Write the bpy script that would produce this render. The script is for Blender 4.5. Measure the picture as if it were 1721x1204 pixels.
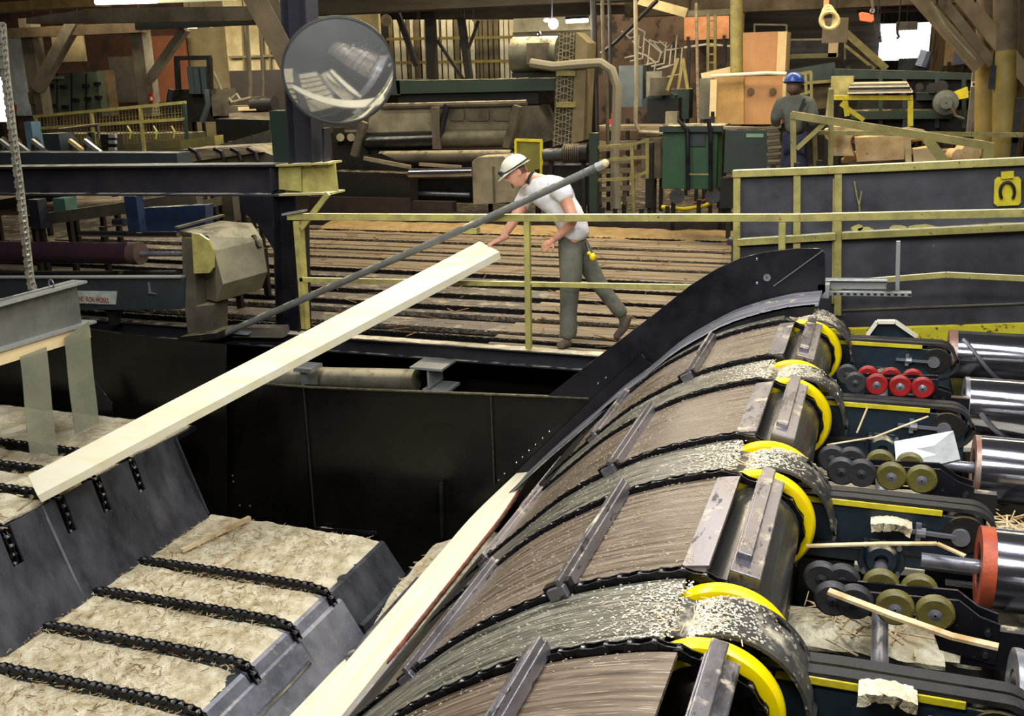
import bpy, bmesh, math, random
from mathutils import Vector, Matrix
for o in list(bpy.data.objects): bpy.data.objects.remove(o)
SC = bpy.context.scene; COL = SC.collection
rnd = random.Random(7)
# ---------------------------------------------------------------- camera
FPX = 1700.0; CZ = 2.47
YAW = math.radians(20); PIT = math.radians(16.0); ROL = math.radians(-1.5)
cam_d = bpy.data.cameras.new('camera'); cam = bpy.data.objects.new('camera', cam_d); COL.objects.link(cam)
_f = Vector((-math.sin(YAW)*math.cos(PIT), math.cos(YAW)*math.cos(PIT), -math.sin(PIT)))
_r = Vector((math.cos(YAW), math.sin(YAW), 0)); _u = _r.cross(_f)
CR = _r*math.cos(ROL) + _u*math.sin(ROL); CU = _u*math.cos(ROL) - _r*math.sin(ROL)
cam.matrix_world = Matrix(((CR.x, CU.x, -_f.x, 0), (CR.y, CU.y, -_f.y, 0), (CR.z, CU.z, -_f.z, CZ), (0, 0, 0, 1)))
cam_d.sensor_width = 36; cam_d.sensor_fit = 'HORIZONTAL'; cam_d.lens = FPX/1721*36; cam_d.clip_start = .05; cam_d.clip_end = 200
SC.camera = cam
def P(px, py, X=None, Y=None, z=None, d=None):
    """the point of the place seen at a photo pixel, at a known X, Y, height or distance"""
    v = _f + CR*((px-860.5)/FPX) - CU*((py-602)/FPX)
    t = Y/v.y if Y is not None else X/v.x if X is not None else (z-CZ)/v.z if z is not None else d
    return Vector((v.x*t, v.y*t, CZ+v.z*t))
# ---------------------------------------------------------------- world, lights, exposure
W = bpy.data.worlds.new('world'); SC.world = W; W.use_nodes = True
W.node_tree.nodes['Background'].inputs[0].default_value = (.75, .8, .9, 1)
W.node_tree.nodes['Background'].inputs[1].default_value = .17
SC.view_settings.view_transform = 'Standard'; SC.view_settings.look = 'None'
SC.view_settings.exposure = 0.22; SC.view_settings.gamma = 1.0
def area(name, loc, target, sx, sy, power, col=(1, 1, 1)):
    l = bpy.data.lights.new(name, 'AREA'); l.shape = 'RECTANGLE'; l.size = sx; l.size_y = sy; l.energy = power; l.color = col
    o = bpy.data.objects.new(name, l); COL.objects.link(o); o.location = loc
    o.rotation_euler = (Vector(target)-Vector(loc)).to_track_quat('-Z', 'Y').to_euler(); return o
CW = (.93, .96, 1.0); WW = (1.0, .84, .60)
area('lamp_over_transfer', (1.2, 3.2, 5.6), (-.6, 4.6, .3), 1.2, 5.0, 330, CW)
area('lamp_over_trough', (-3.6, 4.0, 5.6), (-3.8, 6.2, -1), .6, 4.5, 230, CW)
area('lamp_over_chain_deck', (-2.4, 9.2, 5.2), (-3.2, 10, .4), 3.5, .5, 215, (1, .95, .88))
area('lamp_front', (-1.0, .2, 4.6), (-2.6, 8.6, .6), 2.0, .5, 190, (1, .98, .95))
area('lamp_left_bay', (-9, 12.5, 5.4), (-9, 12.5, 0), 5.0, .6, 170, (1, .9, .74))
area('lamp_mid_bay', (-4.5, 15.5, 5.6), (-4.5, 15.5, 0), 5.0, .8, 330, WW)
area('lamp_right_bay', (.8, 14.5, 5.4), (.8, 14.5, 0), 5.0, .8, 330, WW)
area('lamp_far_bay', (-6, 21.5, 5.2), (-6, 22.5, 1), 12, .8, 420, WW)
area('lamp_left_far', (-15, 18.5, 4.6), (-15, 20, 1), 6, .8, 190, WW)
# ---------------------------------------------------------------- helpers
def lin(h):
    h = h.lstrip('#'); c = [int(h[i:i+2], 16)/255 for i in (0, 2, 4)]
    return tuple(x/12.92 if x <= .04045 else ((x+.055)/1.055)**2.4 for x in c) + (1,)
MC = {}
def mat(name, c1, c2=None, rough=.6, metal=0.0, scale=4, st=(1, 1, 1), dust=0.0, chips=None, chipamt=.3, chipscale=18, bump=.15, emit=0, dcol='d9c9a0', lo=.35, hi=.65, alpha=1, trans=0, rvar=.15):
    if name in MC: return MC[name]
    m = bpy.data.materials.new(name); MC[name] = m; m.use_nodes = True; nt = m.node_tree; N = nt.nodes; L = nt.links
    b = N['Principled BSDF']; b.inputs['Roughness'].default_value = rough; b.inputs['Metallic'].default_value = metal
    if emit:
        b.inputs['Base Color'].default_value = lin(c1); b.inputs['Emission Color'].default_value = lin(c1); b.inputs['Emission Strength'].default_value = emit; return m
    tc = N.new('ShaderNodeTexCoord'); mp = N.new('ShaderNodeMapping'); mp.inputs['Scale'].default_value = st; L.new(tc.outputs['Object'], mp.inputs[0])
    def noise(sc, det=4, v=mp.outputs[0]):
        n = N.new('ShaderNodeTexNoise'); n.inputs['Scale'].default_value = sc; n.inputs['Detail'].default_value = det; n.inputs['Roughness'].default_value = .62; L.new(v, n.inputs['Vector']); return n.outputs['Fac']
    def rng(src, a, z, ta=0, tb=1):
        r = N.new('ShaderNodeMapRange'); r.inputs[1].default_value = a; r.inputs[2].default_value = z; r.inputs[3].default_value = ta; r.inputs[4].default_value = tb; L.new(src, r.inputs[0]); return r.outputs[0]
    def mix(fac, a, c):
        x = N.new('ShaderNodeMix'); x.data_type = 'RGBA'; L.new(fac, x.inputs[0])
        if isinstance(a, tuple): x.inputs[6].default_value = a
        else: L.new(a, x.inputs[6])
        if isinstance(c, tuple): x.inputs[7].default_value = c
        else: L.new(c, x.inputs[7])
        return x.outputs[2]
    n1 = noise(scale, 6)
    col = mix(rng(n1, lo, hi), lin(c1), lin(c2 or c1))
    if chips:
        n2 = noise(chipscale, 5); col = mix(rng(n2, 1-chipamt-.16, 1-chipamt-.1), col, lin(chips))
    rg = rng(n1, .3, .7, max(rough-rvar, .03), min(rough+rvar, 1)); rsrc = rg
    if dust > 0:
        g = N.new('ShaderNodeNewGeometry'); sx = N.new('ShaderNodeSeparateXYZ'); L.new(g.outputs['Normal'], sx.inputs[0])
        up = rng(sx.outputs[2], .45, .9); nd = rng(noise(7, 8, tc.outputs['Object']), .62-dust*.5, .74-dust*.42)
        mu = N.new('ShaderNodeMath'); mu.operation = 'MULTIPLY'; L.new(up, mu.inputs[0]); L.new(nd, mu.inputs[1])
        col = mix(mu.outputs[0], col, lin(dcol))
        ma = N.new('ShaderNodeMath'); ma.operation = 'MAXIMUM'; L.new(rg, ma.inputs[0]); L.new(mu.outputs[0], ma.inputs[1]); rsrc = ma.outputs[0]
        if metal:
            ms = N.new('ShaderNodeMath'); ms.operation = 'MULTIPLY_ADD'; L.new(mu.outputs[0], ms.inputs[0]); ms.inputs[1].default_value = -metal; ms.inputs[2].default_value = metal; L.new(ms.outputs[0], b.inputs['Metallic'])
    L.new(col, b.inputs['Base Color']); L.new(rsrc, b.inputs['Roughness'])
    if bump:
        bp = N.new('ShaderNodeBump'); bp.inputs['Strength'].default_value = bump; bp.inputs['Distance'].default_value = .02
        L.new(noise(scale*5, 5), bp.inputs['Height']); L.new(bp.outputs[0], b.inputs['Normal'])
    if alpha < 1: b.inputs['Alpha'].default_value = alpha
    if trans: b.inputs['Transmission Weight'].default_value = trans
    return m
# metals and paints
BLK = mat('black_painted_steel', '15151a', '24232a', .34, .35, 3, dust=.12, chips='4a4844', chipamt=.18, chipscale=40, bump=.06)
WALLB = mat('black_plate_worn', '0d0d0d', '17150f', .3, .25, 1.6, (1, 1, 1), bump=.04, chips='2c2820', chipamt=.2, chipscale=60)
SLOPE = mat('slope_plate', '3a3b3f', '55565c', .36, .35, 5, (1, 1, .3), chips='66665f', chipamt=.2, chipscale=50, bump=.08)
LIP = mat('polished_lip_plate', '686973', '8a8b95', .36, .35, 4, (1, 1, 1), chips='9c9888', chipamt=.24, chipscale=22, bump=.08)
STL = mat('bare_steel', '94949a', '6f6f76', .34, .5, 6, bump=.08)
SHN = mat('shiny_steel', 'b4b4bc', '85858f', .16, .95, 5, (.3, 1, 1), bump=.03, rvar=.08)
ALU = mat('galvanised_strut', 'b9bbb8', 'a0a29f', .42, .6, 14, bump=.05)
LUG = mat('lug_steel', '78757c', '9a979c', .32, .8, 9, (1, .3, 1), dust=.1, bump=.1, chips='4a474c', chipamt=.25)
CHN = mat('oily_chain_steel', '1b1a1e', '2c2b30', .3, .75, 20, bump=.1)
CHB = mat('bright_chain_steel', '9d9b98', '4a4846', .25, .9, 25, bump=.1)
GRD = mat('dark_girder_steel', '34343c', '26262c', .55, .3, 3, dust=.35, bump=.1, dcol='9a9480')
GRB = mat('blue_girder_steel', '2d2e37', '3a3336', .5, .3, 3, dust=.5, bump=.1, dcol='a7a493')
YEL = mat('yellow_paint_worn', 'b2a85e', '8d844a', .5, 0, 7, dust=.6, chips='4e482e', chipamt=.2, chipscale=30, dcol='ece6c4')  # pale dust colour on upward faces also carries the lit rail tops
YLD = mat('yellow_paint_dirty', '8f8548', '70673a', .6, 0, 5, dust=.3, chips='3c3826', chipamt=.2, chipscale=24, dcol='cfc69a')
YWH = mat('yellow_urethane', 'f2d800', 'e3c500', .35, 0, 4, bump=.02)
YST = mat('yellow_wear_strip', 'd8c81e', 'b5a51c', .6, 0, 9, dust=.1, chips='6b6420', chipamt=.12)
BLUE = mat('navy_machine_paint', '18242e', '223038', .42, .1, 4, dust=.25, chips='506070', chipamt=.1, chipscale=50, bump=.04)
RUB = mat('black_belt_rubber', '1c1b1b', '2b2a29', .6, 0, 12, (1, 1, 1), bump=.15)
RUST = mat('rusty_deck_plate', '3d3025', '857460', .4, .25, 12, (.12, 3, .12), chips='a89c8c', chipamt=.26, chipscale=55, bump=.1, lo=.36, hi=.64)
GRYP = mat('grey_deck_plate', '34322a', '7c7869', .38, .3, 12, (.12, 3, .12), chips='b4ae9c', chipamt=.28, chipscale=55, bump=.1, lo=.36, hi=.64)
GRYP2 = mat('far_deck_plate', '7d7b86', 'b0aeb8', .32, .4, 3, (.3, 5, .3), dust=.1, chips='b4aea4', chipamt=.3, chipscale=20, bump=.1)
COVR = mat('cover_plate_dusty', '2d2c2a', '504e49', .5, .3, 6, dust=.2, chips='a09880', chipamt=.25, chipscale=30, bump=.2, dcol='c9bea2')
DRM = mat('drive_drum_steel', '77756f', '4a4845', .3, .7, 5, (3, .2, 3), bump=.12)
GRN = mat('green_machine_paint', '28382d', '202e26', .5, .05, 3, dust=.3, chips='55584a', chipamt=.1, bump=.06)
GRNB = mat('bright_green_cabinet', '2c5433', '24402b', .5, .05, 2.5, chips='1c3524', chipamt=.15, dust=.3)
TEAL = mat('teal_grey_paint', '363f3f', '282f30', .5, .15, 3, dust=.3, dcol='8f8c7c')
BEI = mat('dusty_beige_guard', '8c8468', '6c6550', .75, 0, 3, dust=.5, chips='3e3a2e', chipamt=.15, dcol='b3a988')
TAN = mat('dust_caked_metal', '5c5442', '3d382c', .8, .05, 3, dust=.5, dcol='9b9070')
DRK = mat('dark_greasy_machine', '242018', '15130f', .55, .2, 4, dust=.4, dcol='75694c', chips='3c3424', chipamt=.2)
DRK2 = mat('black_iron', '16140f', '0e0d0a', .5, .2, 4, dust=.1, dcol='4c4432')  # near-black iron colour with a little dust
WOOD = mat('fresh_sawn_wood', 'f1ead0', 'e6dcb4', .6, 0, 1.6, (.7, 5, 5), bump=.04, chips='cdb888', chipamt=.1, chipscale=1.6)
WOODY = mat('fresh_board_pale', 'f1ead0', 'e2d4ae', .6, 0, 2, (14, .5, 14), bump=.06, chips='c7ad84', chipamt=.15, chipscale=2)
BARK = mat('red_inner_bark', '8a4a38', '5b3b2c', .8, 0, 20, (1, .2, 1), bump=.4)
WTAN = mat('tan_slab_wood', '96866a', '6f6149', .75, 0, 4, (.5, 5, 5), chips='5b4530', chipamt=.25, chipscale=7, bump=.25, lo=.3, hi=.6)
WGRY = mat('weathered_deck_wood', '6f675a', '51493d', .7, 0, 3, (.4, 5, 5), chips='8f8672', chipamt=.2, chipscale=9, bump=.2, dust=.2, dcol='a09478')
OLDW = mat('old_grey_timber', '7c7462', '5a5344', .85, 0, 2, (1, 1, 1), bump=.25, chips='403a2e', chipamt=.16, chipscale=14)
BRNW = mat('brown_oiled_timber', '6a5a40', '4c402c', .75, 0, 2.5, bump=.25, dust=.2, dcol='9b8c66')
PLY = mat('plywood_orange', 'b88a5a', 'a07246', .7, 0, 1.6, (1, 1, .5), chips='7c4c28', chipamt=.1, chipscale=6, bump=.05)
PLYE = mat('plywood_pale', 'd9c394', 'c5ab78', .7, 0, 2, bump=.05)
SAWD = mat('sawdust', 'e2d8ba', 'bdae8a', .95, 0, 7, chips='897a5a', chipamt=.2, chipscale=55, bump=1.0, lo=.4, hi=.62)
SPL = mat('splinter_wood', 'dccaa0', 'a98a5a', .8, 0, 8)
SPLD = mat('dark_bark_splinter', '6b4a2e', '8a6842', .85, 0, 9)
WHT = mat('dusty_white_planks', 'e4dcc8', 'cfc4a8', .8, 0, 5, bump=.2, chips='8f8366', chipamt=.12)

PINM = mat('worn_bright_pins', 'a9a6a2', '77747a', .25, .7, 20)
ORG = {}
def _off(parent): return ORG.get(parent.name, Vector((0, 0, 0))) if parent else Vector((0, 0, 0))
class MB:
    def __init__(s): s.v = []; s.f = []; s.pin = set()
    def add(s, vs, fs):
        n = len(s.v); s.v += [Vector(a) for a in vs]; s.f += [tuple(i+n for i in f) for f in fs]; return s
    def box(s, x0, x1, y0, y1, z0, z1):
        return s.add([(x, y, z) for z in (z0, z1) for y in (y0, y1) for x in (x0, x1)], [(0, 2, 3, 1), (4, 5, 7, 6), (0, 1, 5, 4), (2, 6, 7, 3), (0, 4, 6, 2), (1, 3, 7, 5)])
    def bar(s, a, b, w, h, up=(0, 0, 1)):
        a = Vector(a); b = Vector(b); d = (b-a).normalized(); u = Vector(up); sd = d.cross(u)
        if sd.length < 1e-4: sd = d.cross(Vector((0, 1, 0)))
        sd.normalize(); u = sd.cross(d).normalized(); vs = []
        for p in (a, b):
            for i, j in ((-1, -1), (1, -1), (1, 1), (-1, 1)): vs.append(p+sd*(i*w/2)+u*(j*h/2))
        return s.add(vs, [(0, 1, 2, 3), (7, 6, 5, 4), (0, 4, 5, 1), (1, 5, 6, 2), (2, 6, 7, 3), (3, 7, 4, 0)])
    def tube(s, pts, r, n=10, cap=True):
        pts = [Vector(p) for p in pts]; rs = r if isinstance(r, (list, tuple)) else [r]*len(pts); vs = []; fs = []; sd = None
        for i, p in enumerate(pts):
            d = (pts[min(i+1, len(pts)-1)]-pts[max(i-1, 0)]).normalized()
            if sd is None:
                sd = d.cross(Vector((0, 0, 1)));
                if sd.length < 1e-3: sd = d.cross(Vector((1, 0, 0)))
            sd = (sd-d*sd.dot(d)).normalized(); u = d.cross(sd)
            for k in range(n):
                a = 2*math.pi*k/n; vs.append(p+(sd*math.cos(a)+u*math.sin(a))*rs[i])
        m = len(pts)
        for i in range(m-1):
            for k in range(n):
                k2 = (k+1) % n; fs.append((i*n+k, i*n+k2, (i+1)*n+k2, (i+1)*n+k))
        if cap: fs.append(tuple(range(n-1, -1, -1))); fs.append(tuple((m-1)*n+k for k in range(n)))
        return s.add(vs, fs)
    def cyl(s, a, b, r, n=20, r2=None): return s.tube([a, b], [r, r if r2 is None else r2], n)
    def prism(s, pts, axis, a, b):
        def mk(p, t): return (t, p[0], p[1]) if axis == 'x' else (p[0], t, p[1]) if axis == 'y' else (p[0], p[1], t)
        n = len(pts); vs = [mk(p, a) for p in pts]+[mk(p, b) for p in pts]
        return s.add(vs, [tuple(range(n-1, -1, -1)), tuple(range(n, 2*n))]+[(i, (i+1) % n, (i+1) % n+n, i+n) for i in range(n)])
    def poly(s, pts, thick, nrm=None):
        pts = [Vector(p) for p in pts]; nn = Vector(nrm).normalized() if nrm is not None else (pts[1]-pts[0]).cross(pts[2]-pts[0]).normalized(); n = len(pts)
        return s.add(pts+[p-nn*thick for p in pts], [tuple(range(n)), tuple(range(2*n-1, n-1, -1))]+[(i, i+n, (i+1) % n+n, (i+1) % n) for i in range(n)])
    def lathe(s, prof, c, axis, n=32, full=True):
        ax = Vector(axis).normalized(); a = ax.orthogonal().normalized(); b = ax.cross(a); c = Vector(c); m = len(prof); vs = []; fs = []
        for k in range(n):
            t = 2*math.pi*k/n; e = a*math.cos(t)+b*math.sin(t)
            for r, h in prof: vs.append(c+e*r+ax*h)
        for k in range(n):
            k2 = (k+1) % n
            for i in range(m-1): fs.append((k*m+i, k2*m+i, k2*m+i+1, k*m+i+1))
            if full: fs.append((k*m+m-1, k2*m+m-1, k2*m, k*m))
        return s.add(vs, fs)
    def ell(s, c, rad, n=16, m=10, rot=None):
        c = Vector(c); vs = []; fs = []
        for j in range(m+1):
            t = math.pi*j/m
            for k in range(n):
                a = 2*math.pi*k/n; q = Vector((rad[0]*math.sin(t)*math.cos(a), rad[1]*math.sin(t)*math.sin(a), rad[2]*math.cos(t)))
                vs.append(c+(rot @ q if rot else q))
        for j in range(m):
            for k in range(n): fs.append((j*n+k, (j+1)*n+k, (j+1)*n+(k+1) % n, j*n+(k+1) % n))
        return s.add(vs, fs)
    def sheet(s, rows, thick=0.01):
        """rows of points, given a thickness downwards along the local normal"""
        R_ = len(rows); C_ = len(rows[0]); g = [[Vector(p) for p in r] for r in rows]; vs = []; lo = []
        for i in range(R_):
            for j in range(C_):
                a = g[min(i+1, R_-1)][j]-g[max(i-1, 0)][j]; b = g[i][min(j+1, C_-1)]-g[i][max(j-1, 0)]
                n = a.cross(b).normalized(); n = n if n.z > 0 or (abs(n.z) < .02 and n.x > 0) else -n
                vs.append(g[i][j]); lo.append(g[i][j]-n*thick)
        T = R_*C_; fs = []; ix = lambda i, j: i*C_+j
        for i in range(R_-1):
            for j in range(C_-1):
                fs.append((ix(i, j), ix(i+1, j), ix(i+1, j+1), ix(i, j+1))); fs.append((T+ix(i, j), T+ix(i, j+1), T+ix(i+1, j+1), T+ix(i+1, j)))
        ring = [ix(i, 0) for i in range(R_)]+[ix(R_-1, j) for j in range(1, C_)]+[ix(i, C_-1) for i in range(R_-2, -1, -1)]+[ix(0, j) for j in range(C_-2, 0, -1)]
        for a, b in zip(ring, ring[1:]+ring[:1]): fs.append((a, a+T, b+T, b))
        return s.add(vs+lo, fs)
    def ibeam(s, a, b, w, h, t=.018, up=(0, 0, 1)):
        a = Vector(a); b = Vector(b); d = (b-a).normalized(); u = Vector(up); sd = d.cross(u).normalized(); u = sd.cross(d).normalized()
        s.bar(a+u*(h/2-t/2), b+u*(h/2-t/2), w, t, u); s.bar(a-u*(h/2-t/2), b-u*(h/2-t/2), w, t, u); s.bar(a, b, t, h-2*t, u); return s
    def build(s, name, m, parent=None, smooth=False, bevel=0, label=None, kind=None, cat=None, group=None):
        me = bpy.data.meshes.new(name)
        if parent is None:
            xs = [p.x for p in s.v]; ys = [p.y for p in s.v]; zs = [p.z for p in s.v]; loc = Vector(((min(xs)+max(xs))/2, (min(ys)+max(ys))/2, min(zs)))
        else: loc = _off(parent)
        me.from_pydata([tuple(p-loc) for p in s.v], [], s.f); me.update()
        bm = bmesh.new(); bm.from_mesh(me); bmesh.ops.recalc_face_normals(bm, faces=bm.faces); bm.to_mesh(me); bm.free()
        me.materials.append(m)
        if s.pin:
            me.materials.append(PINM)
            for i in s.pin: me.polygons[i].material_index = 1
        o = bpy.data.objects.new(name, me); COL.objects.link(o)
        if parent is None: o.location = loc
        else: o.parent = parent
        ORG[o.name] = loc
        if smooth:
            me.polygons.foreach_set('use_smooth', [True]*len(me.polygons)); me.set_sharp_from_angle(angle=math.radians(38))
        if bevel:
            bv = o.modifiers.new('bevel', 'BEVEL'); bv.width = bevel; bv.segments = 2; bv.limit_method = 'ANGLE'
        if label: o['label'] = label
        if kind: o['kind'] = kind
        if cat: o['category'] = cat
        if group: o['group'] = group
        return o
def thing(name, label, cat, loc=(0, 0, 0), group=None):
    o = bpy.data.objects.new(name, None); COL.objects.link(o); o.location = loc; o.empty_display_size = .1
    ORG[o.name] = Vector(loc); o['label'] = label; o['category'] = cat
    if group: o['group'] = group
    return o
def copy_thing(o, loc, label, parent=None, rz=None):
    c = o.copy(); COL.objects.link(c)
    if parent is None:
        c.location = loc; c['label'] = label
        if rz is not None: c.rotation_euler = (0, 0, rz)
    else: c.parent = parent
    for ch in [x for x in bpy.data.objects if x.parent == o]: copy_thing(ch, None, None, c)
    return c
def chain(pts, pitch, w, h, nrm_side=(0, 1, 0), pin=True, th=None):
    """roller chain: pairs of waisted side plates and cross rollers along a path"""
    mb = MB(); th = th or w*.16; sd = Vector(nrm_side).normalized(); pts = [Vector(p) for p in pts]; L = [0]
    for a, b in zip(pts, pts[1:]): L.append(L[-1]+(b-a).length)
    def at(t):
        for i in range(len(L)-1):
            if t <= L[i+1]: return pts[i].lerp(pts[i+1], (t-L[i])/max(L[i+1]-L[i], 1e-6))
        return pts[-1]
    n = int(L[-1]/pitch)
    for k in range(n):
        a = at(k*pitch); b = at((k+1)*pitch); d = (b-a).normalized(); u = d.cross(sd).normalized(); u = u if u.z > 0 or (abs(u.z) < .3 and u.x > 0) else -u
        off = w/2-(th if k % 2 else 0)-th/2; e = d*pitch*.2
        for q in (-1, 1):
            c = sd*(q*off); hh = h/2
            pr = [a-e-u*hh*.55, a-u*hh, (a+b)/2-u*hh*.72, b-u*hh, b+e-u*hh*.55, b+e+u*hh*.55, b+u*hh, (a+b)/2+u*hh*.72, a+u*hh, a-e+u*hh*.55]
            m_ = len(pr); vs = [p+c-sd*th/2 for p in pr]+[p+c+sd*th/2 for p in pr]
            mb.add(vs, [tuple(range(m_)), tuple(range(2*m_-1, m_-1, -1))]+[(i, (i+1) % m_, (i+1) % m_+m_, i+m_) for i in range(m_)])
        if pin: f0 = len(mb.f); mb.tube([a-sd*w*.38+u*h*.12, a+sd*w*.38+u*h*.12], h*.34, 6); mb.pin |= set(range(f0, len(mb.f)))
    return mb
def grid(x0, x1, y0, y1, nx, ny, zf): return [[(x0+(x1-x0)*i/nx, y0+(y1-y0)*j/ny, zf(x0+(x1-x0)*i/nx, y0+(y1-y0)*j/ny)) for i in range(nx+1)] for j in range(ny+1)]
def splinters(mb, n, place, l0=.03, l1=.16, w=.006, r=rnd):
    for _ in range(n):
        p = Vector(place()); a = r.uniform(0, 6.28); l = r.uniform(l0, l1); d = Vector((math.cos(a)*l, math.sin(a)*l, r.uniform(-.1, .15)*l)); ww = r.uniform(.5, 1.4)*w
        mb.bar(p, p+d, ww, ww*.5)
    return mb
def flakes(mb, n, place, s0=.004, s1=.014, r=rnd):
    for _ in range(n):
        p, d = place(); p = Vector(p); d = Vector(d).normalized(); l = r.uniform(s0, s1); mb.bar(p-d*l, p+d*l, l*r.uniform(.5, .9), .0025)
    return mb
from mathutils import noise as mn
def nz(x, y, s=1.0, seed=0): return mn.noise(Vector((x*s, y*s, seed)))
# ================================================================ arched transfer deck
PR = [(-.37, .785), (-.6, .745), (-.95, .625), (-1.2, .485), (-1.42, .33), (-1.64, .125), (-1.87, -.10), (-2.02, -.275), (-2.15, -.46), (-2.29, -.75), (-2.38, -1.1), (-2.44, -1.55)]
PRF = PR[:6]+[(-1.87, -.07), (-2.05, -.25), (-2.36, -.55), (-2.69, -.89), (-3.0, -1.22), (-3.2, -1.5)]
def arc_pts(x_start, n=34, lift=0.0, xe=-2.44, PR=PR):
    out = []; xe = max(xe, PR[-1][0])
    for i in range(n+1):
        x = x_start+(xe-x_start)*i/n; k = 0
        while k < len(PR)-2 and x < PR[k+1][0]: k += 1
        p0 = PR[max(k-1, 0)]; p1 = PR[k]; p2 = PR[k+1]; p3 = PR[min(k+2, len(PR)-1)]; t = (x-p1[0])/(p2[0]-p1[0])
        m1 = (p2[1]-p0[1])/(p2[0]-p0[0])*(p2[0]-p1[0]); m2 = (p3[1]-p1[1])/(p3[0]-p1[0])*(p2[0]-p1[0])
        z = (2*t**3-3*t*t+1)*p1[1]+(t**3-2*t*t+t)*m1+(-2*t**3+3*t*t)*p2[1]+(t**3-t*t)*m2
        out.append((x, z))
    if lift:
        o2 = []
        for i, p in enumerate(out):
            a = out[max(i-1, 0)]; b = out[min(i+1, n)]; dx = b[0]-a[0]; dz = b[1]-a[1]; l = math.hypot(dx, dz); o2.append((p[0]+dz/l*lift*-1*-1*-1, p[1]-dx/l*lift))
        out = o2
    return out
WC = (-.385, .54); CY = [6.88, 5.99, 5.50, 4.59, 4.11, 3.18, 2.70, 1.78]
FLK = mat('flake_cream', 'f0e9d4', 'd9cdb0', .9, bump=0)
td = thing('arched_transfer_deck', 'big arched steel lumber deck with curved plates, chains and yellow wheels', 'conveyor', (-1.5, 4.5, -1.5))
def strip(y0, y1, m, name, x0=-.52, lift=0.0, xe=-2.44, PR=PR):
    pts = arc_pts(x0, 40, lift, xe, PR); MB().sheet([[(x, y0, z) for x, z in pts], [(x, (y0+y1)/2, z) for x, z in pts], [(x, y1, z) for x, z in pts]], .014).build(name, m, td, smooth=True)
g = .026
strip(7.12, 7.58, GRYP2, 'deck_plate', -.34, .06, -3.2, PRF)
pr_ = arc_pts(-.36, 30, .06, -3.2, PRF); pq_ = arc_pts(-.36, 30, -.06, -3.2, PRF); MB().sheet([[(x, 7.12, z) for x, z in pr_], [(x, 7.12, z) for x, z in pq_]], .01).build('riser_plate', BLK, td)
strip(CY[0]+g, 7.16, GRYP, 'deck_plate', -.55)
strip(CY[1]+g, CY[0]-g, RUST, 'deck_plate', -.47)
strip(CY[2]+g, CY[1]-g, GRYP, 'deck_plate', -.53)
strip(CY[3]+g, CY[2]-g, RUST, 'deck_plate', -.47)
strip(CY[4]+g, CY[3]-g, GRYP, 'deck_plate', -.53)
strip(CY[5]+g, CY[4]-g, RUST, 'deck_plate', -.47)
strip(CY[6]+g, CY[5]-g, GRYP, 'deck_plate', -.53)
strip(CY[7]+g, CY[6]-g, RUST, 'deck_plate', -.47)
# pale end strips of the wide plates beside the drum
for i in (0, 2, 4): strip(CY[i+1]+g+.02, CY[i]-g-.02, LUG, 'wear_strip', -.465, .012, -.56)
# under-skirt behind the slots so nothing shows through
pts = arc_pts(-.5, 30, -.07); MB().sheet([[(x, 1.8, z) for x, z in pts], [(x, 7.5, z) for x, z in pts]], .01).build('chain_track', DRK2, td, smooth=True)
# drive drums and yellow wheels on the ridge shaft
MB().cyl((WC[0], 1.5, WC[1]), (WC[0], 7.5, WC[1]), .035, 20).build('ridge_shaft', STL, td, smooth=True)
for i in (0, 2, 4): MB().cyl((WC[0], CY[i+1]-.03, WC[1]), (WC[0], CY[i]+.03, WC[1]), .174, 48).build('drive_drum', DRM, td, smooth=True)
for i, y in enumerate(CY[:7]):
    sgn = 1 if i % 2 == 0 else -1; yc = y+sgn*.06
    pf = [(.166, -.034), (.20, -.038), (.224, -.032), (.235, -.014), (.235, .014), (.224, .032), (.20, .038), (.166, .034)]
    w = MB().lathe(pf, (WC[0], yc, WC[1]), (0, 1, 0), 64).build('chain_wheel', YWH, td, smooth=True, label='yellow chain wheel')
    h = MB().lathe([(.03, -.03), (.08, -.03), (.10, -.012), (.168, -.012), (.168, .012), (.10, .012), (.08, .03), (.03, .03)], (WC[0], yc, WC[1]), (0, 1, 0), 32); h.build('wheel_hub', DRK, w, smooth=True)
# chains with lugs
def chain_path(y):
    low = arc_pts(-.52, 60, .012); p = [(x, y, z) for x, z in reversed(low)]
    for k in range(1, 15):
        a = math.radians(92-k*11); p.append((WC[0]+.182*math.cos(a), y, WC[1]+.182*math.sin(a)))
    return p
chs = []
for y in CY[:7]: chs.append(chain(chain_path(y), .078, .042, .034).build('chain', CHN, td))
def on_arc(xa, lift=.04):
    a = arc_pts(-.37, 120, lift); b = min(range(1, len(a)-1), key=lambda i: abs(a[i][0]-xa)); t = Vector((a[b+1][0]-a[b-1][0], 0, a[b+1][1]-a[b-1][1])).normalized(); return Vector((a[b][0], 0, a[b][1])), t
for pr, xs in ((0, (-1.02, -1.62, -2.12)), (2, (-1.16, -1.85, -2.26)), (4, (-.99, -1.62, -2.10)), (6, (-.93, -1.6))):
    ya, yb = CY[pr], CY[pr+1]
    for x in xs:
        c, t = on_arc(x); n = Vector((-t.z, 0, t.x)); n = n if n.z > 0 else -n
        mb = MB().bar((c.x, yb-.05, c.z+.0), (c.x, ya+.03, c.z), .075, .045, n)
        mb.bar(Vector((c.x, yb-.04, c.z))+n*.03-t*.02, Vector((c.x, ya+.02, c.z))+n*.03-t*.02, .022, .035, n)
        mb.build('lug_bar', LUG, chs[pr], bevel=.004)
        e = Vector((c.x, 0, c.z)); MB().bar(e+t*-.05+Vector((0, yb, 0)), e+t*.06+Vector((0, yb, 0)), .045, .055, n).build('lug_foot', CHN, chs[pr], bevel=.004)
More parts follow.
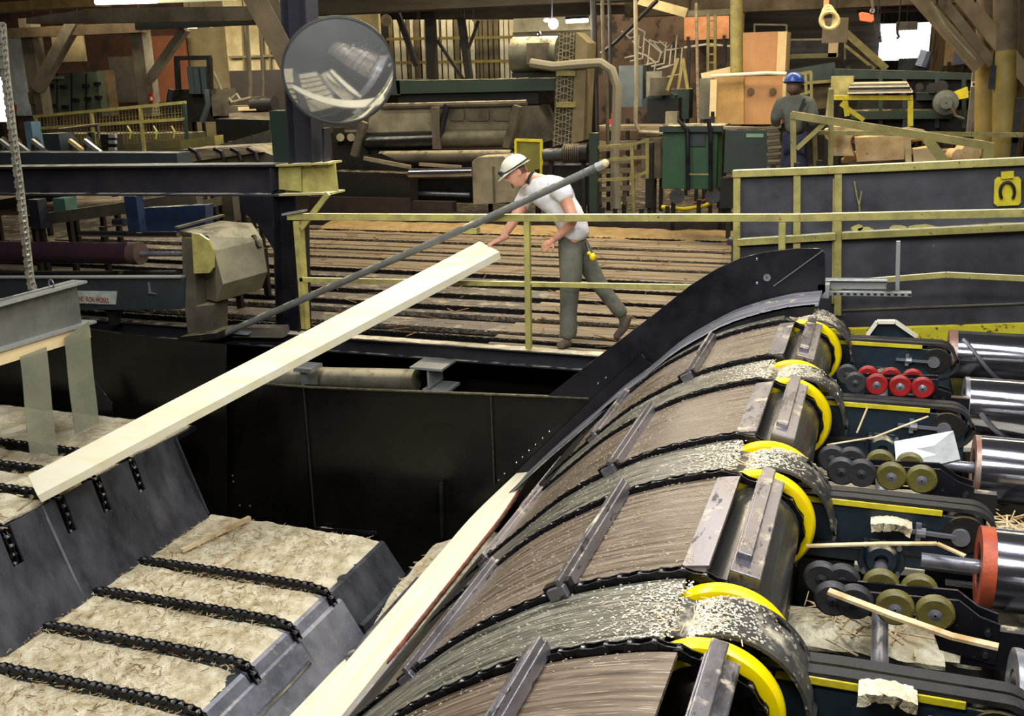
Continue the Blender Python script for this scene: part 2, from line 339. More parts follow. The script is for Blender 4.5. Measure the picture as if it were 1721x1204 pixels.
for pr in (0, 2, 4, 6):   # lugs riding over the drums
    a = math.radians(78); n = Vector((math.cos(a), 0, math.sin(a))); c = Vector((WC[0], 0, WC[1]))+n*.222
    mb = MB().bar(c+Vector((0, CY[pr+1]+.02, 0)), c+Vector((0, CY[pr]-.03, 0)), .11, .05, n); mb.bar(c+n*.035+Vector((-.02, CY[pr+1]+.12, 0)), c+n*.035+Vector((-.02, CY[pr]+.02, 0)), .055, .035, n)
    mb.build('lug_bar', LUG, chs[pr], bevel=.005)
# curved covers over the narrow gaps
for (y0, y1, e0) in ((CY[0]+.11, 7.30, 104), (CY[2]+.11, CY[1]-.13, 108), (CY[4]+.11, CY[3]-.13, 108), (CY[6]+.11, CY[5]-.13, 108)):
    rows = []
    for yy in (y0, (y0+y1)/2, y1):
        rows.append([(-.56, yy, .748)]+[(WC[0]+(.208+.0055*k)*math.cos(math.radians(e0-k*6.2)), yy, WC[1]+(.208+.0055*k)*math.sin(math.radians(e0-k*6.2))) for k in range(21)])
    cv = MB().sheet(rows, .012).build('cover_plate', COVR, td, smooth=True)
    mb = splinters(MB(), 30, lambda: (rnd.uniform(-.54, -.28), rnd.uniform(y0, y1), .752+rnd.uniform(0, .012)), .02, .08, .004)
    def cp():
        k = abs(rnd.gauss(0, 1)); a = math.radians(118-k*26); r_ = .212+.0055*max(0, (e0-math.degrees(a))/6.2); return (WC[0]+r_*math.cos(a), rnd.uniform(y0, y1), WC[1]+r_*math.sin(a)+.003), (math.sin(a), rnd.uniform(-1, 1), -math.cos(a))
    flakes(MB(), 1300, cp, .0015, .0055).build('sawdust_flakes', FLK, cv, kind='stuff')
    mb.build('loose_splinters', SPL, cv, kind='stuff')
    # dark end cheek with slot
    
    MB().bar((WC[0]+.17, y1-.04, WC[1]+.20), (WC[0]+.26, y1-.04, WC[1]+.10), .02, .02).build('cover_slot_bar', CHN, cv)
def dp():
    x = -.55-abs(rnd.gauss(0, .55)); x = max(x, -2.1); c, t = on_arc(x, .002); c = c+t*rnd.uniform(-.012, .012); return (c.x, rnd.uniform(2.6, 7.05), c.z), (t.x, rnd.uniform(-.15, .15), t.z)
flakes(MB(), 5000, dp, .001, .0042).build('sawdust_flakes', mat('flake_pale', 'cfc4a6', 'b3a888', .9), td, kind='stuff')
def dp2():
    i = rnd.choice((1, 3, 5)); x = -.5-abs(rnd.gauss(0, .13)); c, t = on_arc(x, .003); c = c+t*rnd.uniform(-.012, .012); return (c.x, rnd.uniform(CY[i+1]+.05, CY[i]-.05), c.z), (t.x, rnd.uniform(-1, 1), t.z)
flakes(MB(), 2400, dp2, .0015, .0055).build('sawdust_flakes', FLK, td, kind='stuff')
# end plate at the far side, outline follows the arch
ep = [P(x, y, Y=7.6) for x, y in ((985, 668), (918, 668), (960, 635), (1000, 604), (1100, 528), (1160, 480), (1205, 452), (1245, 434), (1285, 424), (1340, 418), (1378, 418), (1386, 426), (1387, 490))]
lowp = [Vector((x, 7.6, z)) for x, z in arc_pts(-.36, 20, -.02, -3.2, PRF)]
mb = MB(); mb.prism([(p.x, p.z) for p in ep]+[(p.x, p.z) for p in lowp if p.x > -2.1], 'y', 7.6, 7.62); pl = mb.build('end_plate', BLK, td)
MB().bar(P(1300, 481, Y=7.59), P(1383, 421, Y=7.59), .012, .006).build('plate_weld', STL, pl)
for x, y in ((1272, 436), (1272, 476)): MB().ell(P(x, y, Y=7.6), (.014, .01, .014), 10, 6).build('bolt', SHN, pl, smooth=True)
MB().lathe([(.006, 0), (.028, 0), (.028, .008), (.006, .008)], P(1289, 467, Y=7.592), (0, 1, 0), 16).build('bushing', STL, pl)
# guide band running down the far edge
b0 = [P(x, y, Y=7.55) for x, y in ((1078, 596), (990, 676), (900, 762), (830, 830), (760, 900), (700, 958), (678, 985))]
b1 = [P(x, y, Y=7.55) for x, y in ((1104, 622), (1035, 690), (960, 762), (888, 836), (800, 920), (745, 985), (700, 1030))]
MB().sheet([b0, b1], .012).build('guide_band', BLK, td)
for x, y in ((1005, 645), (1018, 635), (923, 726), (912, 737), (900, 748), (889, 758), (878, 769), (868, 778), (848, 797), (838, 808)): MB().ell(P(x, y, Y=7.54), (.012, .012, .012), 8, 6).build('bolt', SHN, td)
# galvanised strut and sensor bar beyond the ridge
st = thing('slotted_strut_bracket', 'galvanised slotted strut bracket with an upright bar in front of the black yellow framed panel', 'bracket', P(1440, 495, Y=7.75))
a, b = P(1387, 492, Y=7.75), P(1532, 494, Y=7.75); mb = MB().bar(a, b, .06, .035)
mb.build('slotted_strut', ALU, st, bevel=.003)
mb = MB()
for k in range(12): q = a.lerp(b, .1+k*.078); mb.bar(q+Vector((0, -.033, 0)), q+Vector((.022, -.033, 0)), .008, .012)
mb.build('slots', DRK2, st)
q = P(1392, 488, Y=7.7); MB().box(q.x-.07, q.x+.01, 7.60, 7.80, q.z-.04, q.z+.06).build('mount_tab', ALU, st)
a, b = P(1387, 476, Y=7.78), P(1492, 477, Y=7.78); MB().bar(a, b, .05, .075).bar(a+Vector((0, -.04, .03)), b+Vector((0, -.04, .03)), .04, .008).build('channel', ALU, st, bevel=.003)
MB().bar(P(1510, 405, Y=7.72), P(1508, 488, Y=7.72), .03, .022, (0, 1, 0)).build('upright_bar', ALU, st, bevel=.003)
MB().cyl(P(1497, 481, Y=7.68), P(1497, 481, Y=7.74), .03, 16).build('clamp_bolt', DRK, st, smooth=True)

# ================================================================ rolls, arms and idlers on the right
for i, (y, xl, lab) in enumerate(((7.5, .55, 'farthest spiral ribbed steel roll, beside the yellow skirting'), (6.35, .58, 'second spiral roll from the far end, beside the red wheels'), (5.3, .56, 'third spiral roll from the far end, bright steel with a reddish end'), (4.17, .50, 'spiral steel roll with an orange end band, above the long splintered strip'), (3.22, .53, 'nearest spiral roll at the lower right corner'))):
    r = thing('spiral_roll', lab, 'roller', (1.6, y, .28), 'spiral rolls at the right edge')
    MB().lathe([(.05, 0), (.165, 0), (.168, .01), (.168, 2.4), (.165, 2.41), (.05, 2.41)], (xl, y, .45), (1, 0, 0), 48).build('roll_body', SHN, r, smooth=True)
    MB().lathe([(.1, -.004), (.1685, -.004), (.1695, .0), (.1695, .05 if i in (0, 3) else .02), (.1, .05 if i in (0, 3) else .02)], (xl, y, .45), (1, 0, 0), 48).build('end_band', mat('orange_end_band', 'b8512d', '93452e', .5, .2, 9) if i == 3 else mat('reddish_end_band', 'a08a7c', '8d5a4c', .5, .4, 9) if i in (0, 2) else STL, r, smooth=True)
    pts = []; ph = 2.2+i*.9
    for k in range(60): t = k/59*6.28*1.6; pts.append((xl+.08+t*.135, y+.172*math.cos(t+ph), .45+.172*math.sin(t+ph)))
    MB().tube(pts, .014, 6).build('spiral_rib', STL, r, smooth=True)
    MB().cyl((xl-.22, y, .45), (xl, y, .45), .03, 16).build('journal', STL, r, smooth=True)
def arm(y, lab, first):
    t = thing('support_arm', lab, 'machine arm', (.15, y, -.3), 'blue support arms between the rolls')
    out = [(-.22, .30), (-.22, .565), (.50, .565), (.55, .525), (.55, .30)]
    pl = MB().prism(out, 'y', y-.02, y).build('side_plate', BLUE, t, bevel=.003)
    MB().prism(out, 'y', y+.10, y+.12).build('side_plate', BLUE, t)
    loop = [(-.25, .605), (.0, .612), (.3, .612), (.47, .612)]+[(.47+.115*math.sin(math.radians(a)), .497+.115*math.cos(math.radians(a))) for a in range(10, 181, 14)]+[(.2, .382), (-.2, .382)]
    rows = [[(x, yy, z) for x, z in loop] for yy in (y-.03, y+.02)]; MB().sheet(rows, .018).build('belt', RUB, t, smooth=True)
    rows = [[(x, yy, z) for x, z in loop] for yy in (y+.035, y+.09)]; MB().sheet(rows, .018).build('belt', RUB, t, smooth=True)
    MB().box(-.2, .36, y-.035, y+.05, .568, .596).build('wear_strip', YST, t, bevel=.003)
    MB().cyl((.455, y-.03, .49), (.455, y+.11, .49), .085, 28).build('tail_pulley', DRK, t, smooth=True)
    mb = MB().bar((.20, y-.045, .49), (.42, y-.045, .485), .016, .016).cyl((.44, y-.05, .483), (.44, y-.02, .483), .038, 20); mb.bar((.27, y-.045, .45), (.27, y-.045, .53), .022, .022, (0, 1, 0)).cyl((.262, y-.045, .488), (.3, y-.045, .488), .022, 8)
    mb.build('take_up_bolt', STL, t, smooth=True)
    fl = MB(); fl.lathe([(.03, -.05), (.062, -.05), (.075, -.03), (.08, 0), (.03, 0)], (.13, y-.02, .34), (0, 1, 0), 28)
    fl.prism([(.03, .30), (.05, .42), (.21, .42), (.23, .30), (.2, .24), (.06, .24)], 'y', y-.032, y-.021); fl.build('flange_bearing', BLUE, t, smooth=True)
    for bx, bz in ((.06, .40), (.2, .40), (.06, .27), (.2, .27)): MB().cyl((bx, y-.055, bz), (bx, y-.03, bz), .012, 6).build('bolt', STL, t)
    MB().prism([(-.22, .28), (-.22, -.25), (-.05, -.25), (.02, .28)], 'y', y-.01, y+.10).build('pedestal', BLUE if first else DRK2, t)
    MB().box(.40, .56, y-.03, y+.0, .245, .262).build('foot_plate', STL, t)
    return t
for y, lab, f_ in ((7.17, 'farthest navy arm with black belt, beside the yellow skirting', 1), (5.80, 'second navy arm, with a splinter heap against it', 0), (4.40, 'third navy arm, sawdust capped bearing with the upright steel shaft below', 0), (2.97, 'nearest navy arm, at the lower right corner', 0)): arm(y, lab, f_)
MB().cyl((.13, 1.8, .30), (.13, 7.4, .30), .032, 24).build('line_shaft', STL, None, smooth=True, label='long round steel line shaft passing under the blue arms', cat='shaft')
for (cx, cy, lab) in ((1498, 880, 'sawdust cap on the bearing of the third blue arm'), (1492, 1165, 'sawdust cap on the bearing of the nearest blue arm')):
    y = 4.34 if cy < 1000 else 2.9; p = P(cx, cy, Y=y)
    rows = grid(p.x-.085, p.x+.085, y-.04, y+.05, 24, 12, lambda a, b: p.z+.0+.03*max(0, 1-((a-p.x)/.085)**2)*(1-.6*abs(b-y)/.05)+.008*nz(a, b, 60))
    MB().sheet(rows, .04).build('sawdust_cap', SAWD, None, smooth=True, label=lab, cat='sawdust', kind='stuff')
# idler wheel carriages
RED = mat('red_idler_wheel', 'a61f1f', '7c1717', .4, 0, 9, dust=.1); OLI = mat('olive_urethane', '6b6432', '575022', .4, 0, 12, chips='9a8a2a', chipamt=.1); GRW = mat('grey_idler_wheel', '3a3a3c', '262628', .5, .1, 12)
def carriage(y, cols, lab, zc, xs, r, xr):
    t = thing('idler_carriage', lab, 'idler wheels', (.25, y, zc-.2), 'idler wheel carriages between the arms')
    pr = [(xs[0]-.03, zc+.02), (xs[-1]+.08, zc+.045), (xr-.07, zc-.01), (xr, zc-.03), (xr, zc-.2), (xs[-1]+.03, zc-.17), (xs[-1]-.02, zc-.035), (xs[0]-.03, zc-.02)]
    MB().prism(pr, 'y', y-.008, y+.004).build('side_bracket', BLK, t, bevel=.002); MB().prism(pr, 'y', y+.07, y+.082).build('side_bracket', BLK, t)
    for j, (x, m) in enumerate(zip(xs, cols)):
        for yy, dx in ((y-.04, 0), (y+.115, -.05)):
            w = MB().lathe([(r*.38, -.02), (r*.86, -.022), (r, -.012), (r, .012), (r*.86, .022), (r*.38, .02)], (x+dx, yy, zc), (0, 1, 0), 28).build('idler_wheel', m, t, smooth=True)
            MB().lathe([(.004, -.026), (r*.4, -.018), (r*.4, .018), (.004, .026)], (x+dx, yy, zc), (0, 1, 0), 14, False).build('hub', STL if m is not GRW else GRW, w, smooth=True)
    for bx, bz in ((xr-.04, zc-.07), (xr-.04, zc-.16), (xs[1]+.05, zc), (xs[2]+.05, zc)): MB().cyl((bx, y-.02, bz), (bx, y+.0, bz), .012, 6).build('bolt', SHN, t)
    MB().box(xr-.12, xr+.10, y+.0, y+.05, zc-.22, zc-.06).build('mount', BLK, t)
def xs_at(pxs, y): return [P(a, b, Y=y).x for a, b in pxs]
y = 6.0; carriage(y, (GRW, RED, RED, RED), 'carriage with red idler wheels beside the farthest blue arm', P(1505, 645, Y=y).z, xs_at([(1437, 655), (1473, 650), (1513, 645), (1551, 640)], y), .062, P(1600, 650, Y=y).x)
y = 4.85; carriage(y, (GRW, GRW, OLI, OLI), 'carriage with olive wheels under the leaning grey plate', P(1497, 795, Y=y).z, xs_at([(1415, 790), (1448, 795), (1498, 795), (1549, 795)], y), .069, P(1640, 800, Y=y).x)
y = 3.68; carriage(y, (GRW, GRW, OLI, OLI), 'nearest carriage with olive wheels, under the long splintered strip', P(1503, 1012, Y=y).z, xs_at([(1400, 1005), (1436, 1010), (1504, 1012), (1571, 1018)], y), .069, P(1685, 1020, Y=y).x)
# planks, plates and waste among the arms
def plank(name, a, b, w, h, m, lab, cat, **k): return MB().bar(a, b, w, h).build(name, m, None, label=lab, cat=cat, bevel=.004, **k)
plank('white_board', P(1380, 745, z=.28), P(1760, 752, z=.28), .13, .03, WHT, 'long dusty white board lying along between the second and third arms', 'board')
plank('white_board', P(1360, 392+0, z=.2) if False else P(1370, 625, z=.18), P(1455, 628, z=.18), .16, .03, WHT, 'short white board beside the red idler wheels', 'board')
plank('white_board', P(1345, 935, z=.1), P(1550, 952, z=.1), .16, .04, WHT, 'sawdust covered board behind the upright shaft', 'board')
MB().poly([P(1503, 745, Y=5.05), P(1602, 727, Y=5.12), P(1614, 775, Y=4.95), P(1508, 800, Y=4.9)], .012).build('scrap_plate', ALU, None, label='bare grey metal plate leaning over the olive wheels', cat='plate')
def strip_of(name, pix, w, m, lab):
    pts = [P(a, b, Y=y) for a, b, y in pix]; mb = MB()
    for a, b in zip(pts, pts[1:]): mb.bar(a, b, w, w*.35)
    return mb.build(name, m, None, label=lab, cat='wood splinter')
strip_of('wood_splinter', [(1355, 918, 4.05), (1480, 914, 4.1), (1575, 914, 4.15), (1622, 935, 4.1)], .022, SPL, 'long pale splinter lying across the upright shaft')
strip_of('wood_splinter', [(1392, 994, 3.55), (1500, 1035, 3.5), (1600, 1070, 3.45), (1678, 1088, 3.42)], .034, SPL, 'long splintered strip slanting over the nearest olive wheels')
strip_of('wood_splinter', [(1390, 748, 5.2), (1470, 735, 5.3), (1560, 700, 5.45)], .012, SPL, 'thin splinter standing across the second blue arm')
strip_of('wood_splinter', [(1440, 728, 5.4), (1458, 685, 5.45)], .01, SPL, 'short upright splinter before the second blue arm')
def heap(px, py, zz, rx, ry, hh, lab, n=60, lg=.2):
    c = P(px, py, z=zz); rows = grid(c.x-rx, c.x+rx, c.y-ry, c.y+ry, 18, 18, lambda a, b: zz+hh*max(-.1, 1-((a-c.x)/rx)**2-((b-c.y)/ry)**2)+.035*nz(a, b, 14, px)*hh*8)
    t = thing('sawdust_heap', lab, 'sawdust', (c.x, c.y, zz)); t['kind'] = 'stuff'
    MB().sheet(rows, .02).build('dust', SAWD, t, smooth=True, kind='stuff')
    splinters(MB(), n, lambda: (rnd.gauss(c.x, rx*.45), rnd.gauss(c.y, ry*.45), zz+hh*.9+rnd.uniform(0, .03)), .04, lg, .007).build('splinters', SPL, t, kind='stuff')
heap(1500, 712, .34, .16, .1, .08, 'heap of splinters against the second blue arm', 90, .24)
heap(1440, 770, .18, .22, .25, .06, 'sawdust heap beside the black idler wheels of the middle carriage', 40)
heap(1450, 835, .12, .35, .18, .05, 'sawdust under the middle wheel carriage', 30)
heap(1450, 1065, .10, .32, .16, .06, 'sawdust heap under the nearest wheel carriage', 60)
heap(1695, 905, .35, .15, .10, .05, 'sawdust and splinters behind the orange banded roll', 50)
heap(1560, 1075, .05, .2, .15, .05, 'tangled splinters at the foot of the nearest spiral roll', 50)
mb = MB()
for (x0, x1, y0, y1, z0, z1) in ((-.25, 1.6, 1.5, 7.9, -.32, -.28), (-.3, -.24, 1.5, 7.5, -.3, .25), (.6, .68, 1.5, 7.9, -.28, .2)): mb.box(x0, x1, y0, y1, z0, z1)
for yy in (3.6, 4.95, 6.3): mb.box(-.24, .62, yy-.05, yy+.05, -.28, .05)
mb.build('machine_bed', DRK2, None, label='dark steel bed frame under the blue arms and rolls', cat='machine frame')
MB().prism([(P(1456, 566, Y=7.42).x, P(1456, 566, Y=7.42).z), (P(1472, 541, Y=7.42).x, P(1472, 541, Y=7.42).z), (P(1506, 541, Y=7.42).x, P(1506, 541, Y=7.42).z), (P(1542, 568, Y=7.42).x, P(1542, 568, Y=7.42).z)], 'y', 7.36, 7.44).build('bearing_housing', BLUE, None, label='chamfered navy housing with a white edge behind the farthest arm', cat='housing')
q = [P(x, y, Y=7.35) for x, y in ((1458, 563), (1474, 541), (1505, 541), (1541, 566))]; mb = MB()
for a, b in zip(q, q[1:]): mb.bar(a, b, .05, .022)
mb.build('housing_edge', WHT, bpy.data.objects['bearing_housing'])
# ================================================================ trough: wall, slope, sawdust conveyor
tw = thing('trough_back_panel', 'tall black steel back wall of the trough below the handrail', 'steel wall', (-4.4, 7.65, -2.0))
def wz(px, py): p = P(px, py, Y=7.62); return (p.x, p.z)
MB().prism([wz(510, 648), wz(825, 665), wz(1000, 668), (P(700, 960, Y=7.62).x, -2.05), wz(530, 1010)], 'y', 7.62, 7.66).build('wall_panel', WALLB, tw)
MB().prism([wz(225, 627), wz(380, 641), wz(510, 651), wz(530, 1010), wz(240, 1010)], 'y', 7.61, 7.65).build('wall_panel', WALLB, tw)
for a, b in ((P(510, 650, Y=7.6), P(531, 905, Y=7.6)), (P(825, 665, Y=7.6), P(831, 815, Y=7.6))): MB().bar(a, b, .012, .01).build('weld_seam', mat('dull_weld', '4b463c', '2d2a25', .5, .3, 30), tw)
mb = MB().bar(P(225, 628, Y=7.6), P(520, 651, Y=7.6), .03, .012).bar(P(520, 651, Y=7.6), P(990, 669, Y=7.6), .03, .012); mb.build('top_edge', mat('worn_edge', '6d6650', '3a372e', .5, .3, 20), tw)
MB().bar(P(742, 812, Y=7.58), P(744, 905, Y=7.58), .03, .04, (0, 1, 0)).build('upright_bar', BLK, tw)
MB().bar(P(530, 888, Y=7.58), P(634, 897, Y=7.58), .03, .03).build('ledge', BLK, tw)
mb = MB()
for a, b in ((391, 800), (392, 810), (403, 850), (420, 851)): mb.ell(P(a, b, Y=7.59), (.008, .008, .012), 8, 6)
mb.build('rivets', STL, tw)
lw = thing('left_trough_panels', 'black upright steel sheets left of the long board, behind the hanging clear strips', 'steel wall', (-6.6, 7.4, -1))
MB().poly([P(150, 552, Y=7.5), P(293, 572, Y=7.45), P(293, 740, Y=7.45), P(150, 740, Y=7.5)], .02).build('sheet', WALLB, lw)
MB().poly([P(0, 560, Y=7.55), P(150, 556, Y=7.55), P(190, 740, Y=7.55), P(0, 735, Y=7.55)], .02).build('sheet', WALLB, lw)
MB().poly([P(290, 572, Y=7.42), P(381, 579, Y=7.42), P(383, 900, Y=7.42), P(290, 900, Y=7.42)], .02).build('sheet', WALLB, lw)
MB().poly([P(160, 640, Y=7.3), P(190, 678, Y=7.3), P(192, 725, Y=7.3), P(165, 725, Y=7.3)], .015).build('gusset', BLK, lw)
# near vertical slope plates with chain slots
sp = thing('slope_plates', 'dark steel slope plates with notched top dropping to the sawdust conveyor', 'steel slope', (-5.55, 5.4, -1.3))
def slope_panel(ya, yb, notches, lift):
    xt, xb = -5.70+lift, -5.43+lift; cuts = []
    mb = MB(); ys = sorted(set([ya, yb]+[v for a, b in notches for v in (a, b)]))
    zn = -.86
    def pt(y, z): t = (z+1.3)/.72; xx = xb+(xt-xb)*t-.03*math.sin(max(0, min(1, t))*math.pi); return (xx, y, z)
    for a, b in zip(ys, ys[1:]):
        top = zn if any(abs(a-n0) < 1e-6 for n0, n1 in notches) else -.58
        mb.sheet([[pt(a, -1.32+(top+1.32)*k/6) for k in range(7)], [pt(b, -1.32+(top+1.32)*k/6) for k in range(7)]], .018)
    return mb.build('slope_sheet', SLOPE, sp, smooth=True)
slope_panel(5.345, 6.88, [(5.47, 5.56), (5.86, 5.95), (6.28, 6.36)], 0)
slope_panel(3.2, 5.33, [(4.92, 5.02), (4.3, 4.4)], .015)
mb = MB()
for yy in (4.97, 5.52, 5.91, 6.32): mb.add(*chain([(-5.9, yy, -.585), (-5.7, yy, -.60), (-5.64, yy, -.70), (-5.6, yy, -.95), (-5.66, yy, -1.1)], .06, .05, .04).__dict__.values() if False else ([], []))
for yy in (4.97, 5.52, 5.91, 6.32): chain([(-7.6, yy, -.565), (-5.76, yy, -.57), (-5.70, yy, -.62), (-5.66, yy, -.74), (-5.66, yy, -.95)], .07, .055, .045).build('drop_chain', CHN, sp)
MB().bar((-5.44, 5.335, -1.3), (-5.70, 5.335, -.58), .02, .012).build('weld_seam', STL, sp)
MB().bar((-5.44, 6.885, -1.3), (-5.70, 6.885, -.58), .02, .03).build('edge_bar', SLOPE, sp)
# upper left deck
ud = thing('upper_sawdust_deck', 'upper left conveyor deck strewn with sawdust, behind the slope plates', 'conveyor', (-7.2, 5.5, -.62))
MB().box(-9.6, -5.74, 3.2, 7.25, -.66, -.615).build('deck_plate', BLK, ud)
for (y0, y1, hh) in ((3.2, 4.9, .045), (5.04, 5.45, .05), (5.6, 5.83, .035), (5.99, 6.24, .04), (6.40, 7.2, .035)):
    MB().sheet(grid(-9.4, -5.78, y0, y1, 60, 10, lambda a, b: -.612+hh*(.35+.9*max(-.3, nz(a, b, 5, 3)))), .02).build('sawdust_layer', SAWD, ud, smooth=True, kind='stuff')
splinters(MB(), 260, lambda: (rnd.uniform(-8, -5.8), rnd.uniform(4.2, 7.1), -.575), .04, .22, .008).build('splinters', SPL, ud, kind='stuff')
# sawdust conveyor
sc = thing('sawdust_conveyor', 'foreground chain conveyor thick with sawdust, between the slope plates and steel lip', 'conveyor', (-4.5, 5.2, -1.45))
MB().box(-5.46, -3.72, 3.0, 6.93, -1.42, -1.35).build('deck_plate', mat('dark_green_scuffed', '26362f', '3a3f40', .5, .2, 4), sc)
CHY = [5.97, 5.456, 4.93, 4.40, 3.87]
edges = [6.93]+CHY+[3.1]
def dz(a, b):
    return -1.325+.02*nz(a, b, 2.2, 5)+.014*nz(a, b, 9, 1)+.006*nz(a, b, 30, 2)-.022*max(0, (a+3.86)/.12)
for i in range(6):
    y1 = edges[i]-(.035 if i else 0); y0 = edges[i+1]+.035
    MB().sheet(grid(-5.44, -3.74, y0, y1, 90, 26, lambda a, b: max(dz(a, b), -1.37)), .03).build('sawdust_layer', SAWD, sc, smooth=True, kind='stuff')
splinters(MB(), 3800, lambda: (rnd.uniform(-5.42, -3.8), rnd.uniform(3.6, 6.88), -1.312+rnd.uniform(0, .02)), .01, .07, .0035).build('splinters', SPL, sc, kind='stuff')
splinters(MB(), 700, lambda: (rnd.choice((rnd.gauss(-4.6, .35), rnd.uniform(-5.3, -3.95))), rnd.uniform(3.6, 6.8), -1.305), .012, .09, .0042).build('bark_splinters', SPLD, sc, kind='stuff')
for y in CHY:
    chain([(-5.52, y, -1.31), (-5.3, y, -1.285), (-4.2, y, -1.275), (-3.85, y, -1.28), (-3.74, y, -1.30), (-3.69, y, -1.345), (-3.66, y, -1.42), (-3.68, y, -1.5)], .062, .056, .05).build('chain', CHN, sc)
    for q in (-1, 1): MB().poly([(-3.80, y+q*.045, -1.31), (-3.70, y+q*.045, -1.325), (-3.655, y+q*.045, -1.44), (-3.72, y+q*.045, -1.48)], .008, (0, q, 0)).build('chain_shoe', SHN, sc)
MB().bar((-5.2, 6.2, -1.29), (-4.98, 6.86, -1.26), .04, .03).build('wood_stick', SPL, None, label='peeled stick lying on the sawdust at the foot of the black wall', cat='stick')
# lip plates dropping into the trough
lp = thing('steel_lip', 'worn steel lip plates folding down from the sawdust conveyor into the trough', 'steel lip', (-3.6, 5.2, -1.8))
def lip(y0, y1, x0, z0, x1, z1, nm='lip_plate', m=LIP): return MB().sheet([[(x0, y0, z0), (x0, y1, z0)], [(x0+.03, y0, z0-.012), (x0+.03, y1, z0-.012)], [(x1, y0, z1), (x1, y1, z1)]], .012).build(nm, m, lp)
lip(6.02, 6.93, -3.74, -1.335, -3.53, -1.62, m=SLOPE)
for y0, y1 in ((5.505, 5.925), (4.98, 5.41), (4.45, 4.88), (3.3, 4.36)): lip(y0, y1, -3.74, -1.33, -3.66, -1.42)
lip(5.46, 6.06, -3.67, -1.40, -3.40, -1.80)
lip(3.3, 5.46, -3.68, -1.40, -3.40, -1.79)
MB().bar((-3.56, 4.35, -1.545), (-3.56, 5.42, -1.545), .03, .03).build('slot_bar', SHN, lp, bevel=.004); MB().bar((-3.585, 4.35, -1.535), (-3.585, 5.42, -1.535), .012, .03).build('slot', DRK2, lp)
MB().sheet([[(-3.55, 6.1, -1.62), (-3.55, 6.8, -1.62)], [(-3.49, 6.1, -1.63), (-3.49, 6.8, -1.63)], [(-3.45, 6.1, -1.75), (-3.45, 6.8, -1.75)]], .012).build('lip_plate', SLOPE, lp)
MB().sheet(grid(-3.72, -2.8, 6.95, 7.6, 4, 4, lambda a, b: -1.78-.1*(b-6.9)), .02).build('trough_end_sheet', BLK, lp)
# trough bottom with sawdust
MB().sheet(grid(-3.38, -2.6, 3.2, 7.25, 16, 60, lambda a, b: -1.78+.38*max(0, min(.5, a+3.42))+.03*nz(a, b, 6, 8)+.30*max(0, min(1, (b-5.5)/.9))), .03).build('trough_sawdust', SAWD, None, smooth=True, label='pile of sawdust and chips in the bottom of the trough beside the long boards', cat='sawdust', kind='stuff')
def _tz(a, b): return -1.78+.38*max(0, min(.5, a+3.42))+.03*nz(a, b, 6, 8)+.30*max(0, min(1, (b-5.5)/.9))
splinters(MB(), 500, lambda: (lambda a, b: (a, b, _tz(a, b)+.006))(rnd.uniform(-3.35, -2.7), rnd.uniform(5.4, 7.2)), .02, .1, .004).build('chip_scatter', SPL, None, label='loose splinters on the sawdust pile in the trough', cat='splinters', kind='stuff')
# boards in the trough
def long_board(pL, pR, w, h, nrm, m, name, lab, cat, taper=.25, n=22, edge=None):
    a = Vector(pL); b = Vector(pR); d = (b-a).normalized(); nn = Vector(nrm); nn = (nn-d*nn.dot(d)).normalized(); sd = d.cross(nn)
    t = thing(name, lab, cat, (a+b)/2); mb = MB(); vs = []; fs = []
    for i in range(n+1):
        s = i/n; c = a.lerp(b, s); ww = w*(1-taper*max(0, (s-.7)/.3)**1.5) if taper else w; k = .004*nz(s*5, 1, 1, 4)
        for q, v in ((-1, -1), (1, -1), (1, 1), (-1, 1)): vs.append(c+sd*(q*ww/2+k)+nn*(v*h/2))
    for i in range(n):
        for k in range(4): fs.append((i*4+k, i*4+(k+1) % 4, i*4+4+(k+1) % 4, i*4+4+k))
    fs += [(3, 2, 1, 0), (n*4, n*4+1, n*4+2, n*4+3)]; mb.add(vs, fs); mb.build('board_body', m, t, bevel=.004)
    return t, sd, nn, d
nrm = (-.22, 0, .97)
a = Vector((-2.645, 3.95, -.91)); b = P(884, 792, z=-.87)
t, sd, nn, d = long_board(a, b, .27, .05, nrm, WOODY, 'sawn_board', 'long pale sawn board with a red bark edge, lying in the trough', 'board', .7)
mb = MB(); q = 1 if sd.x > 0 else -1
for i in range(60):
    s0 = .2+i/60*.68; c = a.lerp(b, s0); w2 = .27*(1-.7*max(0, (s0-.7)/.3)**1.5)/2+.004; mb.ell(c+sd*(q*w2)+nn*(.004+.008*nz(i*.7, 2)), (.012+.006*nz(i, 1, .9), .06, .016), 8, 6)
mb.build('bark_edge', BARK, t, smooth=True)
long_board(P(430, 1300, z=-1.25), P(645, 1068, z=-1.22), .22, .045, (-.2, 0, .97), WOOD, 'sawn_board', 'short pale board under the steel lip, left of the bark edged board', 'board', .8)
long_board(P(585, 1110, z=-1.05), P(705, 975, z=-1.05), .04, .05, (-.3, 0, .95), LUG, 'steel_skid', 'narrow grey steel skid beside the bark edged board', 'skid bar', 0)
